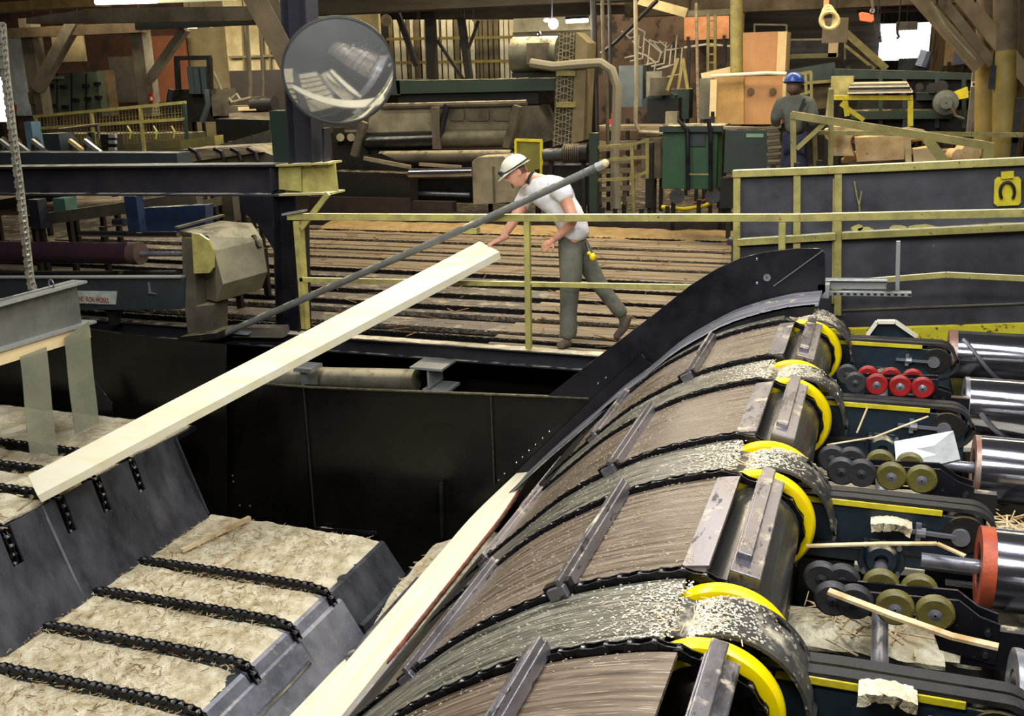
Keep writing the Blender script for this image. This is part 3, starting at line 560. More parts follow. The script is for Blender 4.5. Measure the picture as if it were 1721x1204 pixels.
# ================================================================ shell of the mill
def struct(mb, name, m, **k): return mb.build(name, m, None, kind='structure', **k)
FLR = mat('mill_floor', '5a5140', '3d3629', .85, 0, 2, chips='8f8260', chipamt=.3, chipscale=6, bump=.3)
struct(MB().box(-30, 14, 15.6, 34, -2.3, 0).box(-30, -12.6, 8.4, 15.6, -2.3, -.01), 'floor', FLR)
struct(MB().box(-30, 14, -4, 15.6, -2.3, -2.2), 'floor_pit', mat('pit_floor', '1a1815', '0f0e0c', .9))
GRW_ = mat('cream_block_wall', 'b3a67e', '978b66', .85, 0, 3, chips='6f6548', chipamt=.15, chipscale=4, bump=.2)
struct(MB().box(-30, 14, 32, 32.2, -.1, 8), 'wall_back', mat('dark_board_wall', '3b3226', '241e17', .9, 0, 1, (6, 1, .5)))
struct(MB().box(-30.2, -30, -4, 32, -2.2, 8), 'wall_left', GRW_)
struct(MB().box(14, 14.2, -4, 32, -2.2, 8), 'wall_right', mat('dark_wall', '3a3529', '2a261d', .9))
struct(MB().box(-30, 14, -4.2, -4, -2.2, 8), 'wall_front', mat('dark_wall', '3a3529', '2a261d', .9))
struct(MB().box(-30, 14, -4, 32, 8, 8.2), 'ceiling', mat('dark_roof', '2b241a', '1c1812', .9))
# ================================================================ chain deck
cd = thing('chain_sorting_deck', 'wide chain sorting deck of planks and slabs the walking worker stands on', 'chain deck', (-5, 11.5, -.2))
CDY = [P(1000, y, z=.03).y for y in (580, 568, 543, 528, 507, 486, 470, 449, 434, 416, 399)]
XR = 1.3; bx0 = P(820, 578, z=0); bx1 = P(945, 480, z=0)
def bxx(y): return bx0.x+(bx1.x-bx0.x)*(y-bx0.y)/(bx1.y-bx0.y)
ys = [8.42]+CDY+[14.9]
MB().box(-12.5, XR, 8.42, 15.0, -.16, -.045).build('deck_base', DRK2, cd)
for i in range(len(ys)-1):
    a, b = ys[i]+.05, ys[i+1]-.05
    if b-a < .06: continue
    mid = (a+b)/2; xm = bxx(mid) if mid < 11.4 else P(520, 470, z=0).x-(mid-11)*1.2
    MB().box(-12.5, xm, a, b, -.04, -.012).build('plank', WGRY, cd, bevel=.004)
    n = max(1, int((b-a)/.16)); x = xm+.01
    for k in range(n):
        y0 = a+(b-a)*k/n; y1 = a+(b-a)*(k+1)/n-.012; yj = rnd.uniform(-.01, .01); pts = []
        for q in range(15): pts.append((x+(XR-x)*q/14, y0+yj+.02*nz(q*.7, k, 1, i)))
        for q in range(14, -1, -1): pts.append((x+(XR-x)*q/14, y1+.02*nz(q*.7, k+5, 1, i)))
        MB().prism(pts, 'z', -.03, .004+rnd.uniform(0, .018)).build('slab', WTAN, cd)
for y in CDY:
    chain([(-12, y, .012), (XR, y, .012)], .085, .045, .045).build('deck_chain', CHB if int(y*7) % 2 else CHN, cd)
splinters(MB(), 260, lambda: (rnd.uniform(-8, -1.2), rnd.uniform(8.5, 14.8), .03), .05, .3, .01).build('bark_bits', SPLD, cd, kind='stuff')
MB().sheet(grid(-8.6, -1.1, 14.3, 15.0, 60, 8, lambda a, b: .0+.09*max(0, (b-14.3)/.7)+.04*nz(a, b, 3)), .03).build('sawdust_drift', mat('brown_sawdust', 'a58b5c', '8a7148', .95, 0, 6, bump=.5, chips='5e4a2c', chipamt=.2), cd, smooth=True, kind='stuff')
fb = thing('deck_front_girder', 'grey steel girder with sawdust on top along the front edge of the chain deck', 'girder', (-4, 8.38, -.15))
MB().ibeam((-12.5, 8.37, -.07), (1.3, 8.37, -.07), .10, .15, .012).build('girder', GRD, fb)
MB().sheet(grid(-5.6, -2.0, 8.33, 8.44, 80, 3, lambda a, b: .012+.01*nz(a, b, 8)), .01).build('sawdust_line', SAWD, fb, smooth=True, kind='stuff')
# void under the deck
MB().ibeam(P(730, 612, Y=8.15)+Vector((0, 0, 0)), P(730, 612, Y=8.15)+Vector((0, -.35, -.0)), .14, .01, .008)
t = thing('stub_beams', 'sawdust topped steel stub beam jutting between the girder and the trough wall', 'steel beam', P(730, 640, Y=8.1))
c = P(729, 610, Y=8.15); MB().box(c.x-.16, c.x+.16, c.y-.18, c.y+.15, c.z-.02, c.z).box(c.x-.0, c.x+.02, c.y-.16, c.y+.15, c.z-.2, c.z-.02).build('flange', ALU, t)
MB().box(c.x-.06, c.x+.19, c.y-.15, c.y+.15, c.z-.24, c.z-.215).build('ledge', ALU, t)
c = P(519, 614, Y=8.1); MB().box(c.x-.10, c.x+.09, c.y-.12, c.y+.1, c.z-.04, c.z).box(c.x-.04, c.x+.03, c.y-.1, c.y+.1, c.z-.3, c.z-.04).build('stub_beam', ALU, None, label='small steel stub beam just below the long slanting board', cat='steel beam')
MB().cyl(P(440, 633, Y=8.3), P(700, 640, Y=8.3), .11, 24).build('dusty_pipe', mat('grey_dusty_concrete', '7c7662', '4d4838', .8, 0, 3, dust=.6), None, smooth=True, label='dusty round beam lying in the dark gap above the trough wall', cat='beam')
MB().box(-9, -2.0, 9.0, 9.1, -2.2, -.17).build('dark_backing', DRK2, None, label='black sheet standing in for the shaded void under the chain deck', cat='steel plate')  # shade of the void put in as an added black sheet
# ================================================================ yellow handrail
hr = thing('yellow_handrail', 'worn yellow steel handrail with two rails in front of the worker', 'handrail', (-2.9, 8.33, 0))
Y0 = 8.33
def railz(pp, w, h, nm): 
    for a, b in zip(pp, pp[1:]): MB().bar(P(*a, Y=Y0), P(*b, Y=Y0), w, h).build(nm, YEL, hr, bevel=.004)
railz([(484, 364), (800, 366), (1230, 366), (1345, 366), (1760, 357)], .05, .062, 'top_rail')
railz([(504, 470), (888, 478), (1240, 484)], .03, .045, 'mid_rail')
railz([(1390, 478), (1590, 462), (1760, 470)], .03, .045, 'mid_rail')
MB().bar(P(886, 370, Y=Y0), P(889, 586, Y=Y0), .052, .05, (0, 1, 0)).build('post', YEL, hr, bevel=.004)
MB().bar(P(498, 372, Y=Y0), P(512, 553, Y=Y0), .06, .03, (0, 1, 0)).bar(P(506, 372, Y=Y0+.06), P(517, 553, Y=Y0+.06), .02, .08, (0, 1, 0)).build('post', YEL, hr, bevel=.003)
MB().bar(P(1315, 372, Y=Y0), P(1314, 440, Y=Y0), .055, .04, (0, 1, 0)).build('post', YEL, hr, bevel=.004)
MB().bar(P(552, 325, Y=Y0), P(506, 384, Y=Y0), .05, .03, (0, 1, 0)).build('knee_brace', YEL, hr, bevel=.003)
MB().bar(P(478, 360, Y=Y0), P(512, 354, Y=Y0), .10, .02).build('end_bracket', ALU, hr)
p = P(795, 382, Y=Y0-.02); MB().bar(P(797, 366, Y=Y0-.01), P(797, 388, Y=Y0-.01), .085, .03, (0, 1, 0)).bar(p+Vector((-.07, -.05, -.02)), p+Vector((.07, -.05, -.02)), .09, .05).build('pipe_bracket', YEL, hr, bevel=.004)
pipe = thing('grey_pipe', 'long slanting grey pipe with a pale end cap crossing in front of the worker', 'pipe', P(345, 575, Y=8.1))
pa, pm, pb = P(345, 575, Y=8.12), P(795, 378, Y=8.24), P(1006, 280, Y=8.28)
MB().tube([pa, pm, pb], .033, 18).build('tube', mat('grey_painted_pipe', '72726c', '5c5b55', .5, .1, 5, dust=.2), pipe, smooth=True)
d = (pb-pm).normalized(); MB().tube([pb-d*.02, pb+d*.05], .037, 18).build('coupling', ALU, pipe, smooth=True); MB().ell(pb+d*.06, (.036, .036, .036), 14, 10).build('end_cap', PLYE, pipe, smooth=True)
mb = MB()
for k in (.07, .12, .16): mb.tube([pb-d*k, pb-d*(k-.012)], .0345, 18)
mb.build('tape_band', STL, pipe, smooth=True)
# ================================================================ long board being pushed
A = P(58, 822, z=-.47); B = P(824, 420, Y=8.50); d = (B-A).normalized(); B = B+d*.0
t, sd, nn, dd = long_board(A, B, .33, .075, (-.12, -.42, .9), WOOD, 'sawn_plank', 'long pale plank being pushed by the worker, slanting down onto the slope plates', 'board', 0)
# ================================================================ girder, columns, mirror
gd = thing('long_dark_girder', 'long dark I beam girder with a yellow end, above the handrail at left', 'girder', (-6.5, 8.5, 1.3))
ga, gb = P(-60, 303, Y=8.5), P(478, 301, Y=8.5); ge = P(566, 298, Y=8.5)
MB().ibeam(ga, gb, .26, .30, .018).build('beam', GRB, gd)
MB().ibeam(gb, ge, .26, .295, .018).bar(P(487, 280, Y=8.44), P(488, 320, Y=8.44), .24, .012, (0, 1, 0)).build('beam_end', YEL, gd, label='yellow beam end')
MB().bar(P(459, 282, Y=8.42), P(461, 320, Y=8.42), .11, .012, (1, 0, 0)).build('stiffener', GRD, gd)
c = thing('steel_column', 'dark steel column standing under the girder at the left end of the handrail', 'column', P(489, 555, Y=8.5))
MB().ibeam(P(488, 325, Y=8.5), P(494, 556, Y=8.5), .24, .26, .016, (1, 0, 0)).build('column_body', BLK, c)
c = thing('steel_column', 'steel column with a green side rising from the girder behind the round mirror', 'column', P(500, 275, Y=8.5))
MB().ibeam(P(515, 277, Y=8.5), P(500, -60, Y=8.5), .22, .26, .016, (1, 0, 0)).build('column_body', GRD, c)
MB().box(P(454, 186, Y=8.62).x, P(492, 186, Y=8.62).x, 8.6, 8.8, P(470, 277, Y=8.62).z, P(470, 186, Y=8.62).z).build('green_post', GRN, c)
MB().bar(P(548, 215, Y=8.5), P(549, 275, Y=8.5), .02, .12, (0, 1, 0)).build('side_plate', GRD, c)
MB().ibeam(P(418, -40, Y=8.45), P(505, 125, Y=8.45), .22, .20, .016, (0, -1, 0)).build('knee_brace', BRNW, None, label='heavy dark brace running down to the column behind the mirror', cat='brace')
ctr = P(570, 121, Y=8.05); mr = thing('convex_mirror', 'big round convex safety mirror above the handrail', 'mirror', ctr)
tgt = Vector((-1.5, 3.1, .2)); ax = (tgt-ctr).normalized(); Rm = .475
pf = []; Rs = 1.25; dep = Rs-math.sqrt(Rs*Rs-Rm*Rm)
for k in range(25): r = Rm*k/24; pf.append((max(r, .0005), math.sqrt(Rs*Rs-r*r)-(Rs-dep)))
g = mat('mirror_surface', 'd8d8d6', 'c9c9c6', .07, .82, 3, bump=0, rvar=.02)
o = MB().lathe(pf, ctr, ax, 96, False).build('mirror_dome', g, mr, smooth=True)
MB().lathe([(Rm-.004, -.02), (Rm+.012, -.012), (Rm+.014, .006), (Rm-.004, .012)], ctr, ax, 96).build('rim', mat('dark_rim', '4a4d48', '2f322e', .5, .2), mr, smooth=True)
MB().lathe([(.001, -.06), (Rm, -.022), (Rm, -.03), (.001, -.08)], ctr, ax, 48, False).build('back_shell', BEI, mr, smooth=True)
MB().tube([ctr-ax*.06, ctr-ax*.2, P(510, 140, Y=8.4)], .02, 10).build('mounting_arm', STL, mr, smooth=True)
# ================================================================ left front: girder with clear strips
lg = thing('dusty_girder', 'dusty grey girder with a cream board beneath at the left edge', 'girder', P(140, 520, X=-6.35))
X_ = -6.35
a0, a1 = P(-40, 560, X=X_), P(132, 513, X=X_); z_t0, z_t1 = P(-40, 521, X=X_).z, P(132, 472, X=X_).z
MB().bar((X_, a0.y, a0.z), (X_, a1.y, a1.z), .02, .42).build('web', mat('dusty_grey_steel', '6d6b62', '55534b', .6, .2, 3, dust=.5, dcol='b3ac98'), lg)
MB().bar(P(-40, 520, X=X_), P(134, 473, X=X_), .16, .02).build('top_flange', ALU, lg); MB().bar(P(-40, 597, X=X_), P(150, 540, X=X_), .16, .02).build('bottom_flange', ALU, lg)
MB().bar(P(-40, 613, X=X_+.05), P(150, 556, X=X_+.05), .02, .12).build('clamp_board', PLYE, lg)
MB().lathe([(.03, -.004), (.045, -.004), (.045, .004), (.03, .004)], P(86, 478, X=X_), (.3, 1, 0), 16).build('eye', STL, lg)
CLR = mat('clear_pvc_strip', '8d8d74', '77786a', .3, 0, 3, alpha=.6, bump=.05, chips='b8b68c', chipamt=.12)
for i, (x0, x1, yt0, yt1, xb0, xb1, yb0, yb1, lb) in enumerate(((34, 78, 600, 583, 50, 97, 762, 765, 'hanging clear plastic strip, left one, reaching the sawdust'), (108, 149, 568, 540, 126, 166, 730, 712, 'hanging clear plastic strip, right one with a clipped corner'))):
    q = [P(x0, yt0, X=X_+.09), P(x1, yt1, X=X_+.09), P(xb1, yb1, X=X_+.14), P(xb0, yb0, X=X_+.14)]
    rows = [[q[0].lerp(q[3], k/8)+Vector((.004*math.sin(k*.9+i), 0, 0)), q[1].lerp(q[2], k/8)+Vector((.004*math.sin(k*.9+i+.5), 0, 0))] for k in range(9)]
    MB().sheet(rows, .006).build('plastic_strip', CLR, None, smooth=True, label=lb, cat='plastic strip', group='clear strips under the dusty girder')
# hanging dusty chain in a sleeve at the left
pts = [P(x, y, Y=6.9) for x, y in ((2, 40), (8, 120), (20, 220), (33, 320), (42, 400), (50, 470), (56, 492))]
t = thing('hanging_dusty_chain', 'dusty pale chain hanging along the left edge of the picture', 'chain', pts[-1])
chain(pts, .05, .055, .05, (0, 1, 0)).build('links', mat('dust_caked_chain', '8d8874', '6a6656', .8, .1, 9), t)
MB().tube([p+Vector((-.005, .03, 0)) for p in pts], .022, 8).build('cable', mat('dusty_cable', '9a947c', '75705c', .8), t, smooth=True)
# ================================================================ roller infeed at left
rf = thing('roller_infeed', 'dark roller infeed frame with a maker sign, roll and beige gear guard at left', 'machine', (-6.3, 8.3, -.0))
YR = 8.05
def pz(px, py, Y): q = P(px, py, Y=Y); return q.x, q.z
MB().prism([pz(-40, 468, YR), pz(308, 467, YR), pz(306, 520, YR), pz(132, 522, YR), pz(-40, 524, YR)], 'y', YR, YR+.14).build('frame_channel', TEAL, rf, bevel=.004)
MB().bar(P(-40, 466, Y=YR+.02), P(308, 465, Y=YR+.02), .1, .014).build('channel_lip', ALU, rf)
sg = MB().prism([pz(128, 489, YR-.01), pz(196, 490, YR-.01), pz(194, 512, YR-.01), pz(128, 510, YR-.01)], 'y', YR-.012, YR-.002).build('maker_sign', mat('sign_white_worn', 'b9bfb2', '98a090', .6, 0, 9, chips='4b564c', chipamt=.2), rf)
def text(body, name, loc, size, m, parent, rot=(math.pi/2, 0, 0), ext=.001, sx=1):
    cu = bpy.data.curves.new(name, 'FONT'); cu.body = body; cu.size = size; cu.extrude = ext; cu.align_x = 'LEFT'
    tmp = bpy.data.objects.new(name+'_t', cu); COL.objects.link(tmp); dg = bpy.context.evaluated_depsgraph_get(); me = bpy.data.meshes.new_from_object(tmp.evaluated_get(dg)); bpy.data.objects.remove(tmp)
    me.transform(Matrix.Translation(Vector(loc)-_off(parent)) @ Matrix.Rotation(rot[2], 4, 'Z') @ Matrix.Rotation(rot[0], 4, 'X') @ Matrix.Diagonal((sx, 1, 1, 1)))
    me.materials.clear(); me.materials.append(m); o = bpy.data.objects.new(name, me); COL.objects.link(o); o.parent = parent; ORG[o.name] = _off(parent); return o
q = P(129, 506, Y=YR-.016); text('AND IRON WORKS', 'sign_letters', q, .075, mat('sign_red', '9a2f2a', '7d2722', .6), sg, sx=.62)
q = P(129, 511.5, Y=YR-.016); text('RTLAND, OREGON', 'sign_small_letters', q, .03, mat('sign_dark', '3b403a', '2c302b', .6), sg, sx=1.05)
MB().bar(P(250, 475, Y=YR-.01), P(252, 492, Y=YR-.01), .02, .01, (0, 1, 0)).bar(P(250, 492, Y=YR-.01), P(262, 494, Y=YR-.01), .02, .01).build('bracket_hook', STL, rf)
MB().cyl(P(-60, 423, Y=8.75), P(222, 426, Y=8.75), .118, 40).build('roll_body', mat('purple_worn_roll', '4b3a4c', '5b3936', .28, .6, 4, (2, 1, 1), chips='7a5550', chipamt=.15), rf, smooth=True)
MB().cyl(P(222, 426, Y=8.75), P(237, 426, Y=8.75), .122, 40).build('roll_collar', mat('rust_roll_end', '6d5a4e', '4d3c34', .5, .4), rf, smooth=True)
MB().cyl(P(230, 427, Y=8.75), P(315, 427, Y=8.75), .026, 16).build('roll_shaft', STL, rf, smooth=True)
MB().cyl(P(-60, 470, Y=8.8), P(300, 470, Y=8.8), .10, 20).build('lower_pan', DRK2, rf, smooth=True)
MB().prism([pz(305, 400, 8.1), pz(325, 400, 8.1), pz(330, 515, 8.1), pz(358, 512, 8.1), pz(358, 562, 8.1), pz(316, 566, 8.1), pz(308, 500, 8.1)], 'y', 8.1, 8.35).build('bearing_stand', TAN, rf, bevel=.004)
MB().prism([pz(305, 565, 8.0), pz(368, 558, 8.0), pz(368, 568, 8.0), pz(305, 575, 8.0)], 'y', 7.95, 8.3).build('stand_foot', DRK, rf)
def loft(polyA, polyB):
    n = len(polyA); return MB().add(list(polyA)+list(polyB), [tuple(range(n)), tuple(range(2*n-1, n-1, -1))]+[(i, i+n, (i+1) % n+n, (i+1) % n) for i in range(n)])
gl = [P(x, y, Y=v) for x, y, v in ((300, 388, 8.1), (350, 396, 8.05), (360, 422, 8.0), (375, 478, 8.0), (364, 508, 8.1), (330, 500, 8.45), (320, 420, 8.5))]
gr = [P(x, y, Y=v) for x, y, v in ((372, 371, 8.75), (424, 375, 8.6), (441, 402, 8.5), (450, 457, 8.5), (440, 486, 8.6), (420, 480, 8.9), (400, 400, 9.0))]
gu = loft(gl, gr).build('gear_guard', BEI, rf, bevel=.006)
q = [P(x, y, Y=7.97) for x, y in ((322, 392), (335, 394), (350, 404), (358, 420), (358, 450), (352, 459), (326, 460))]; MB().poly(q, .03, (0, -1, 0)).build('guard_end', YEL, gu, label='yellow guard end')
MB().bar(P(296, 383, Y=8.0), P(375, 362, Y=8.55), .05, .02).build('guard_hood_edge', TAN, gu); MB().bar(P(425, 396, Y=8.45), P(437, 416, Y=8.44), .03, .05, (0, -1, 0)).build('guard_latch', DRK, gu)
MB().prism([pz(176, 522, 8.1), pz(198, 522, 8.1), pz(192, 535, 8.1), pz(192, 548, 8.1), pz(182, 548, 8.1), pz(182, 535, 8.1)], 'y', 8.1, 8.2).build('frame_foot', DRK, rf)
t = thing('floor_bracket', 'small dusty steel angle by the foot of the grey pipe', 'bracket', P(345, 575, Y=8.2)); MB().bar(P(338, 554, Y=8.15), P(420, 560, Y=8.2), .08, .02).bar(P(352, 556, Y=8.12), P(353, 575, Y=8.12), .04, .03, (0, 1, 0)).build('angle', ALU, t)
MB().bar(P(395, 556, Y=8.30), P(480, 557, Y=8.30), .14, .10).build('timber_sill', WGRY, None, label='dark sill piece between the grey pipe and the column foot', cat='sill')
# ================================================================ people
SKIN = mat('skin', 'd9a083', 'c98d70', .5, 0, 6, bump=.03); TEE = mat('white_tee', 'eceaea', 'dcdad8', .85, 0, 5, bump=.12)
PANT = mat('grey_work_trousers', '6c6b5c', '5a594c', .85, 0, 6, bump=.25, chips='7c7a68', chipamt=.2)
SHOE = mat('brown_boot', '5e5040', '483d31', .8, 0, 9, bump=.2); HAIR = mat('brown_hair', '6a5240', '543e2e', .8, 0, 30, bump=.4)
def skinmesh(nodes, edges, root=0, sub=2):
    """grow one limb surface over a skeleton; returns verts, faces in place coordinates"""
    me = bpy.data.meshes.new('sk'); me.from_pydata([tuple(n[0]) for n in nodes], edges, []); ob = bpy.data.objects.new('sk', me); COL.objects.link(ob)
    ob.modifiers.new('s', 'SKIN').use_smooth_shade = True
    sv = me.skin_vertices[0].data
    for i, n in enumerate(nodes): r = n[1]; sv[i].radius = (r, r) if not isinstance(r, tuple) else r; sv[i].use_root = (i == root)
    ob.modifiers.new('d', 'SUBSURF').levels = sub
    dg = bpy.context.evaluated_depsgraph_get(); ev = ob.evaluated_get(dg); m2 = ev.to_mesh(); vs = [v.co.copy() for v in m2.vertices]; fs = [tuple(p.vertices) for p in m2.polygons]; ev.to_mesh_clear()
    bpy.data.objects.remove(ob); return vs, fs
def remesh(o, vox, smooth=4):
    r = o.modifiers.new('fuse', 'REMESH'); r.mode = 'VOXEL'; r.voxel_size = vox; r.use_smooth_shade = True
    s = o.modifiers.new('relax', 'SMOOTH'); s.iterations = smooth; s.factor = .5
    dg = bpy.context.evaluated_depsgraph_get(); me = bpy.data.meshes.new_from_object(o.evaluated_get(dg)); mt = o.data.materials[0]; o.modifiers.clear(); o.data = me
    if not me.materials: me.materials.append(mt)
    bm = bmesh.new(); bm.from_mesh(me); seen = set(); best = []
    for v in bm.verts:          # keep the one connected surface
        if v in seen: continue
        comp = [v]; seen.add(v); i = 0
        while i < len(comp):
            for e in comp[i].link_edges:
                w = e.other_vert(comp[i])
                if w not in seen: seen.add(w); comp.append(w)
            i += 1
        if len(comp) > len(best): best = comp
    print('REMESH', o.name, len(bm.verts), len(best)); bs = set(best); bmesh.ops.delete(bm, geom=[v for v in bm.verts if v not in bs], context='VERTS'); bm.to_mesh(me); bm.free()
def fr(fwd, up=(0, 0, 1)):
    f = Vector(fwd).normalized(); l = Vector(up).cross(f).normalized(); u = f.cross(l); return Matrix(((f.x, l.x, u.x), (f.y, l.y, u.y), (f.z, l.z, u.z)))
def head_mesh(mb, c, R_, s=1.0):
    """head with brow, nose, lips, chin and ears; local x forward, y left, z up"""
    vs = []; fs = []; n = 40; m = 30
    def bump(x, y, cx, cy, w, h): return math.exp(-((x-cx)/w)**2-((y-cy)/h)**2)
    for j in range(m+1):
        t = math.pi*j/m
        for k in range(n):
            a = 2*math.pi*k/n; x = math.sin(t)*math.cos(a); y = math.sin(t)*math.sin(a); z = math.cos(t)
            X = x*.098; Y = y*.078; Z = z*.122
            if z < -.1: q = (-z-.1); Y *= 1-.36*q; X *= 1-.06*q+(.0 if x > 0 else -.28*q)
            if x > 0:
                X += .007*bump(y, z, 0, .22, .7, .12)-.011*(bump(y, z, .36, .06, .2, .12)+bump(y, z, -.36, .06, .2, .12))
                X += .026*bump(y, z, 0, -.17, .13, .13)+.012*bump(y, z, 0, -.02, .1, .16)+.006*bump(y, z, 0, -.45, .22, .05)+.005*bump(y, z, 0, -.56, .2, .05)+.012*bump(y, z, 0, -.82, .4, .14)
            vs.append(Vector(c)+R_ @ (Vector((X, Y, Z))*s))
    for j in range(m):
        for k in range(n): fs.append((j*n+k, (j+1)*n+k, (j+1)*n+(k+1) % n, j*n+(k+1) % n))
    mb.add(vs, fs)
    for q in (-1, 1): mb.ell(Vector(c)+R_ @ (Vector((-.008, q*.079, -.005))*s), (.02*s, .009*s, .032*s), 12, 8, R_)
def hand(mb, wr, d, palm_n, thumb_side, curl=.5, s=1.0):
    """palm and five fingers; d = direction of the fingers, palm_n = out of the back of the hand"""
    d = Vector(d).normalized(); nb = Vector(palm_n); nb = (nb-d*nb.dot(d)).normalized(); sd = d.cross(nb)*thumb_side; wr = Vector(wr)
    nodes = [(wr, (.026*s, .02*s)), (wr+d*.035*s, (.033*s, .018*s)), (wr+d*.075*s, (.036*s, .016*s))]; vs, fs = skinmesh(nodes, [(0, 1), (1, 2)], 0, 1); mb.add(vs, fs)
    mb.tube([wr-d*.07*s, wr-d*.03*s, wr+d*.02*s, wr+d*.06*s], [.02*s, .026*s, .026*s, .024*s], 12)
    mb.ell(wr+d*.055*s, (.05*s, .04*s, .017*s), 12, 8, fr(d, nb))
    for i, (off, ln) in enumerate(((.030, .070), (.010, .080), (-.010, .075), (-.029, .058))):
        p = wr+d*.085*s+sd*off*s; pts = [p]; dd = d.copy()
        for k, f in enumerate((.45, .32, .25)):
            dd = (dd-nb*(curl*(.35+.25*k)+.04*i)).normalized(); p = p+dd*ln*f*s; pts.append(p)
        mb.tube(pts, [.0095*s, .009*s, .0082*s, .006*s], 8); mb.ell(pts[-1], (.0065*s,)*3, 8, 6); mb.ell(pts[0]-d*.004, (.0105*s,)*3, 8, 6)
    p = wr+d*.02*s+sd*.026*s; q1 = p+(d*.6+sd*.8-nb*.2).normalized()*.038*s; q2 = q1+(d*.9+sd*.35-nb*.35).normalized()*.03*s; q3 = q2+(d*1-nb*.4).normalized()*.024*s
    mb.tube([p, q1, q2, q3], [.013*s, .0115*s, .010*s, .007*s], 8); mb.ell(q3, (.0075*s,)*3, 8, 6)
def PP(x, y, Y): return P(x, y, Y=Y)
# --- walking worker
W1 = thing('person', 'person in white hard hat, white t-shirt and grey trousers, leaning to push the long plank', 'person', P(960, 583, z=.03))
hipc = PP(963, 408, 8.70); hl = PP(957, 420, 8.60); hr_ = PP(970, 418, 8.80)
kl, al = PP(957, 495, 8.58), PP(954, 566, 8.60); kr, ar = PP(1003, 472, 8.84), PP(1046, 532, 8.90)
sp1, sp2, ch_, nk, nk2 = PP(962, 378, 8.70), PP(947, 346, 8.70), PP(922, 315, 8.70), PP(900, 302, 8.70), PP(884, 294, 8.70)
sl, sr = PP(944, 318, 8.52), PP(886, 326, 8.88); el, er = PP(965, 372, 8.46), PP(862, 374, 8.74); wl, wrr = PP(930, 404, 8.44), PP(843, 402, 8.56)
mb = MB(); vs, fs = skinmesh([(hipc, (.13, .12)), (sp1, (.13, .11)), (sp2, (.14, .12)), (ch_, (.14, .12)), (nk, (.065, .065)), (nk2, (.055, .055)),
 (sl, .07), (el, .052), (wl, .034), (sr, .07), (er, .05), (wrr, .033), (hl, .085), (kl, .06), (al, .045), (hr_, .085), (kr, .06), (ar, .045)],
 [(0, 1), (1, 2), (2, 3), (3, 4), (4, 5), (3, 6), (6, 7), (7, 8), (3, 9), (9, 10), (10, 11), (0, 12), (12, 13), (13, 14), (0, 15), (15, 16), (16, 17)]); mb.add(vs, fs)
HC = PP(868, 291, 8.66); HR = fr((-.78, -.50, -.34), (-.3, 0, 1)); head_mesh(mb, HC, HR, 1.04)
hand(mb, wl, PP(906, 423, 8.42)-wl, (.0, -.9, .35), -1, .55); hand(mb, wrr, PP(822, 411, 8.50)-wrr, (-.1, -.1, 1), 1, .25)
body = mb.build('body', SKIN, W1); remesh(body, .0065, 3)
def garment(name, nodes, edges, m, vox=.010, root=0, extra=None, wrinkle=.006, sc=9):
    vs, fs = skinmesh(nodes, edges, root); mb = MB().add(vs, fs)
    if extra: extra(mb)
    o = mb.build(name, m, W_); remesh(o, vox, 3)
    tx = bpy.data.textures.new(name+'_folds', 'CLOUDS'); tx.noise_scale = 1/sc; dm = o.modifiers.new('folds', 'DISPLACE'); dm.texture = tx; dm.strength = wrinkle*2; dm.mid_level = .5; return o
W_ = W1
shirt = garment('t_shirt', [(PP(970, 410, 8.7), (.18, .155)), (PP(964, 385, 8.7), (.17, .145)), (PP(952, 352, 8.7), (.175, .145)), (ch_, (.165, .14)), (nk.lerp(ch_, .25), (.085, .08)),
 (sl, .095), (PP(955, 343, 8.49), .082), (sr, .09), (PP(870, 354, 8.82), .078)], [(0, 1), (1, 2), (2, 3), (3, 4), (3, 5), (5, 6), (3, 7), (7, 8)], TEE, .009)
trous = garment('trousers', [(hipc, (.15, .138)), (hl, .125), (PP(960, 455, 8.59), .112), (kl, .095), (PP(955, 530, 8.59), .085), (PP(955, 573, 8.60), .088),
 (hr_, .105), (PP(988, 445, 8.82), .098), (kr, .085), (PP(1025, 502, 8.87), .072), (PP(1050, 534, 8.9), .072), (PP(965, 385, 8.7), (.152, .135))], [(0, 1), (1, 2), (2, 3), (3, 4), (4, 5), (0, 6), (6, 7), (7, 8), (8, 9), (9, 10), (0, 11)], PANT, .010)
for a, b, c in ((PP(958, 578, 8.60), PP(948, 578, 8.50), PP(940, 582, 8.40)), (PP(1056, 530, 8.90), PP(1050, 550, 8.88), PP(1032, 570, 8.86))):
    vs, fs = skinmesh([(a, .042), (b, (.05, .042)), (c, (.046, .032))], [(0, 1), (1, 2)]); bt = MB().add(vs, fs); 
    if a.x > PP(1000, 500, 8.9).x: bt.tube([PP(1047, 530, 8.9), b], .045, 12)
    bt = bt.build('boot', SHOE, W1); remesh(bt, .008, 2)
MB().lathe([(.060, -.012), (.066, -.004), (.066, .012), (.060, .016)], nk2.lerp(nk, .55), (nk2-nk), 24).build('dark_collar', mat('dark_cloth', '2a2b2d', '1f2022', .9), W1, smooth=True)
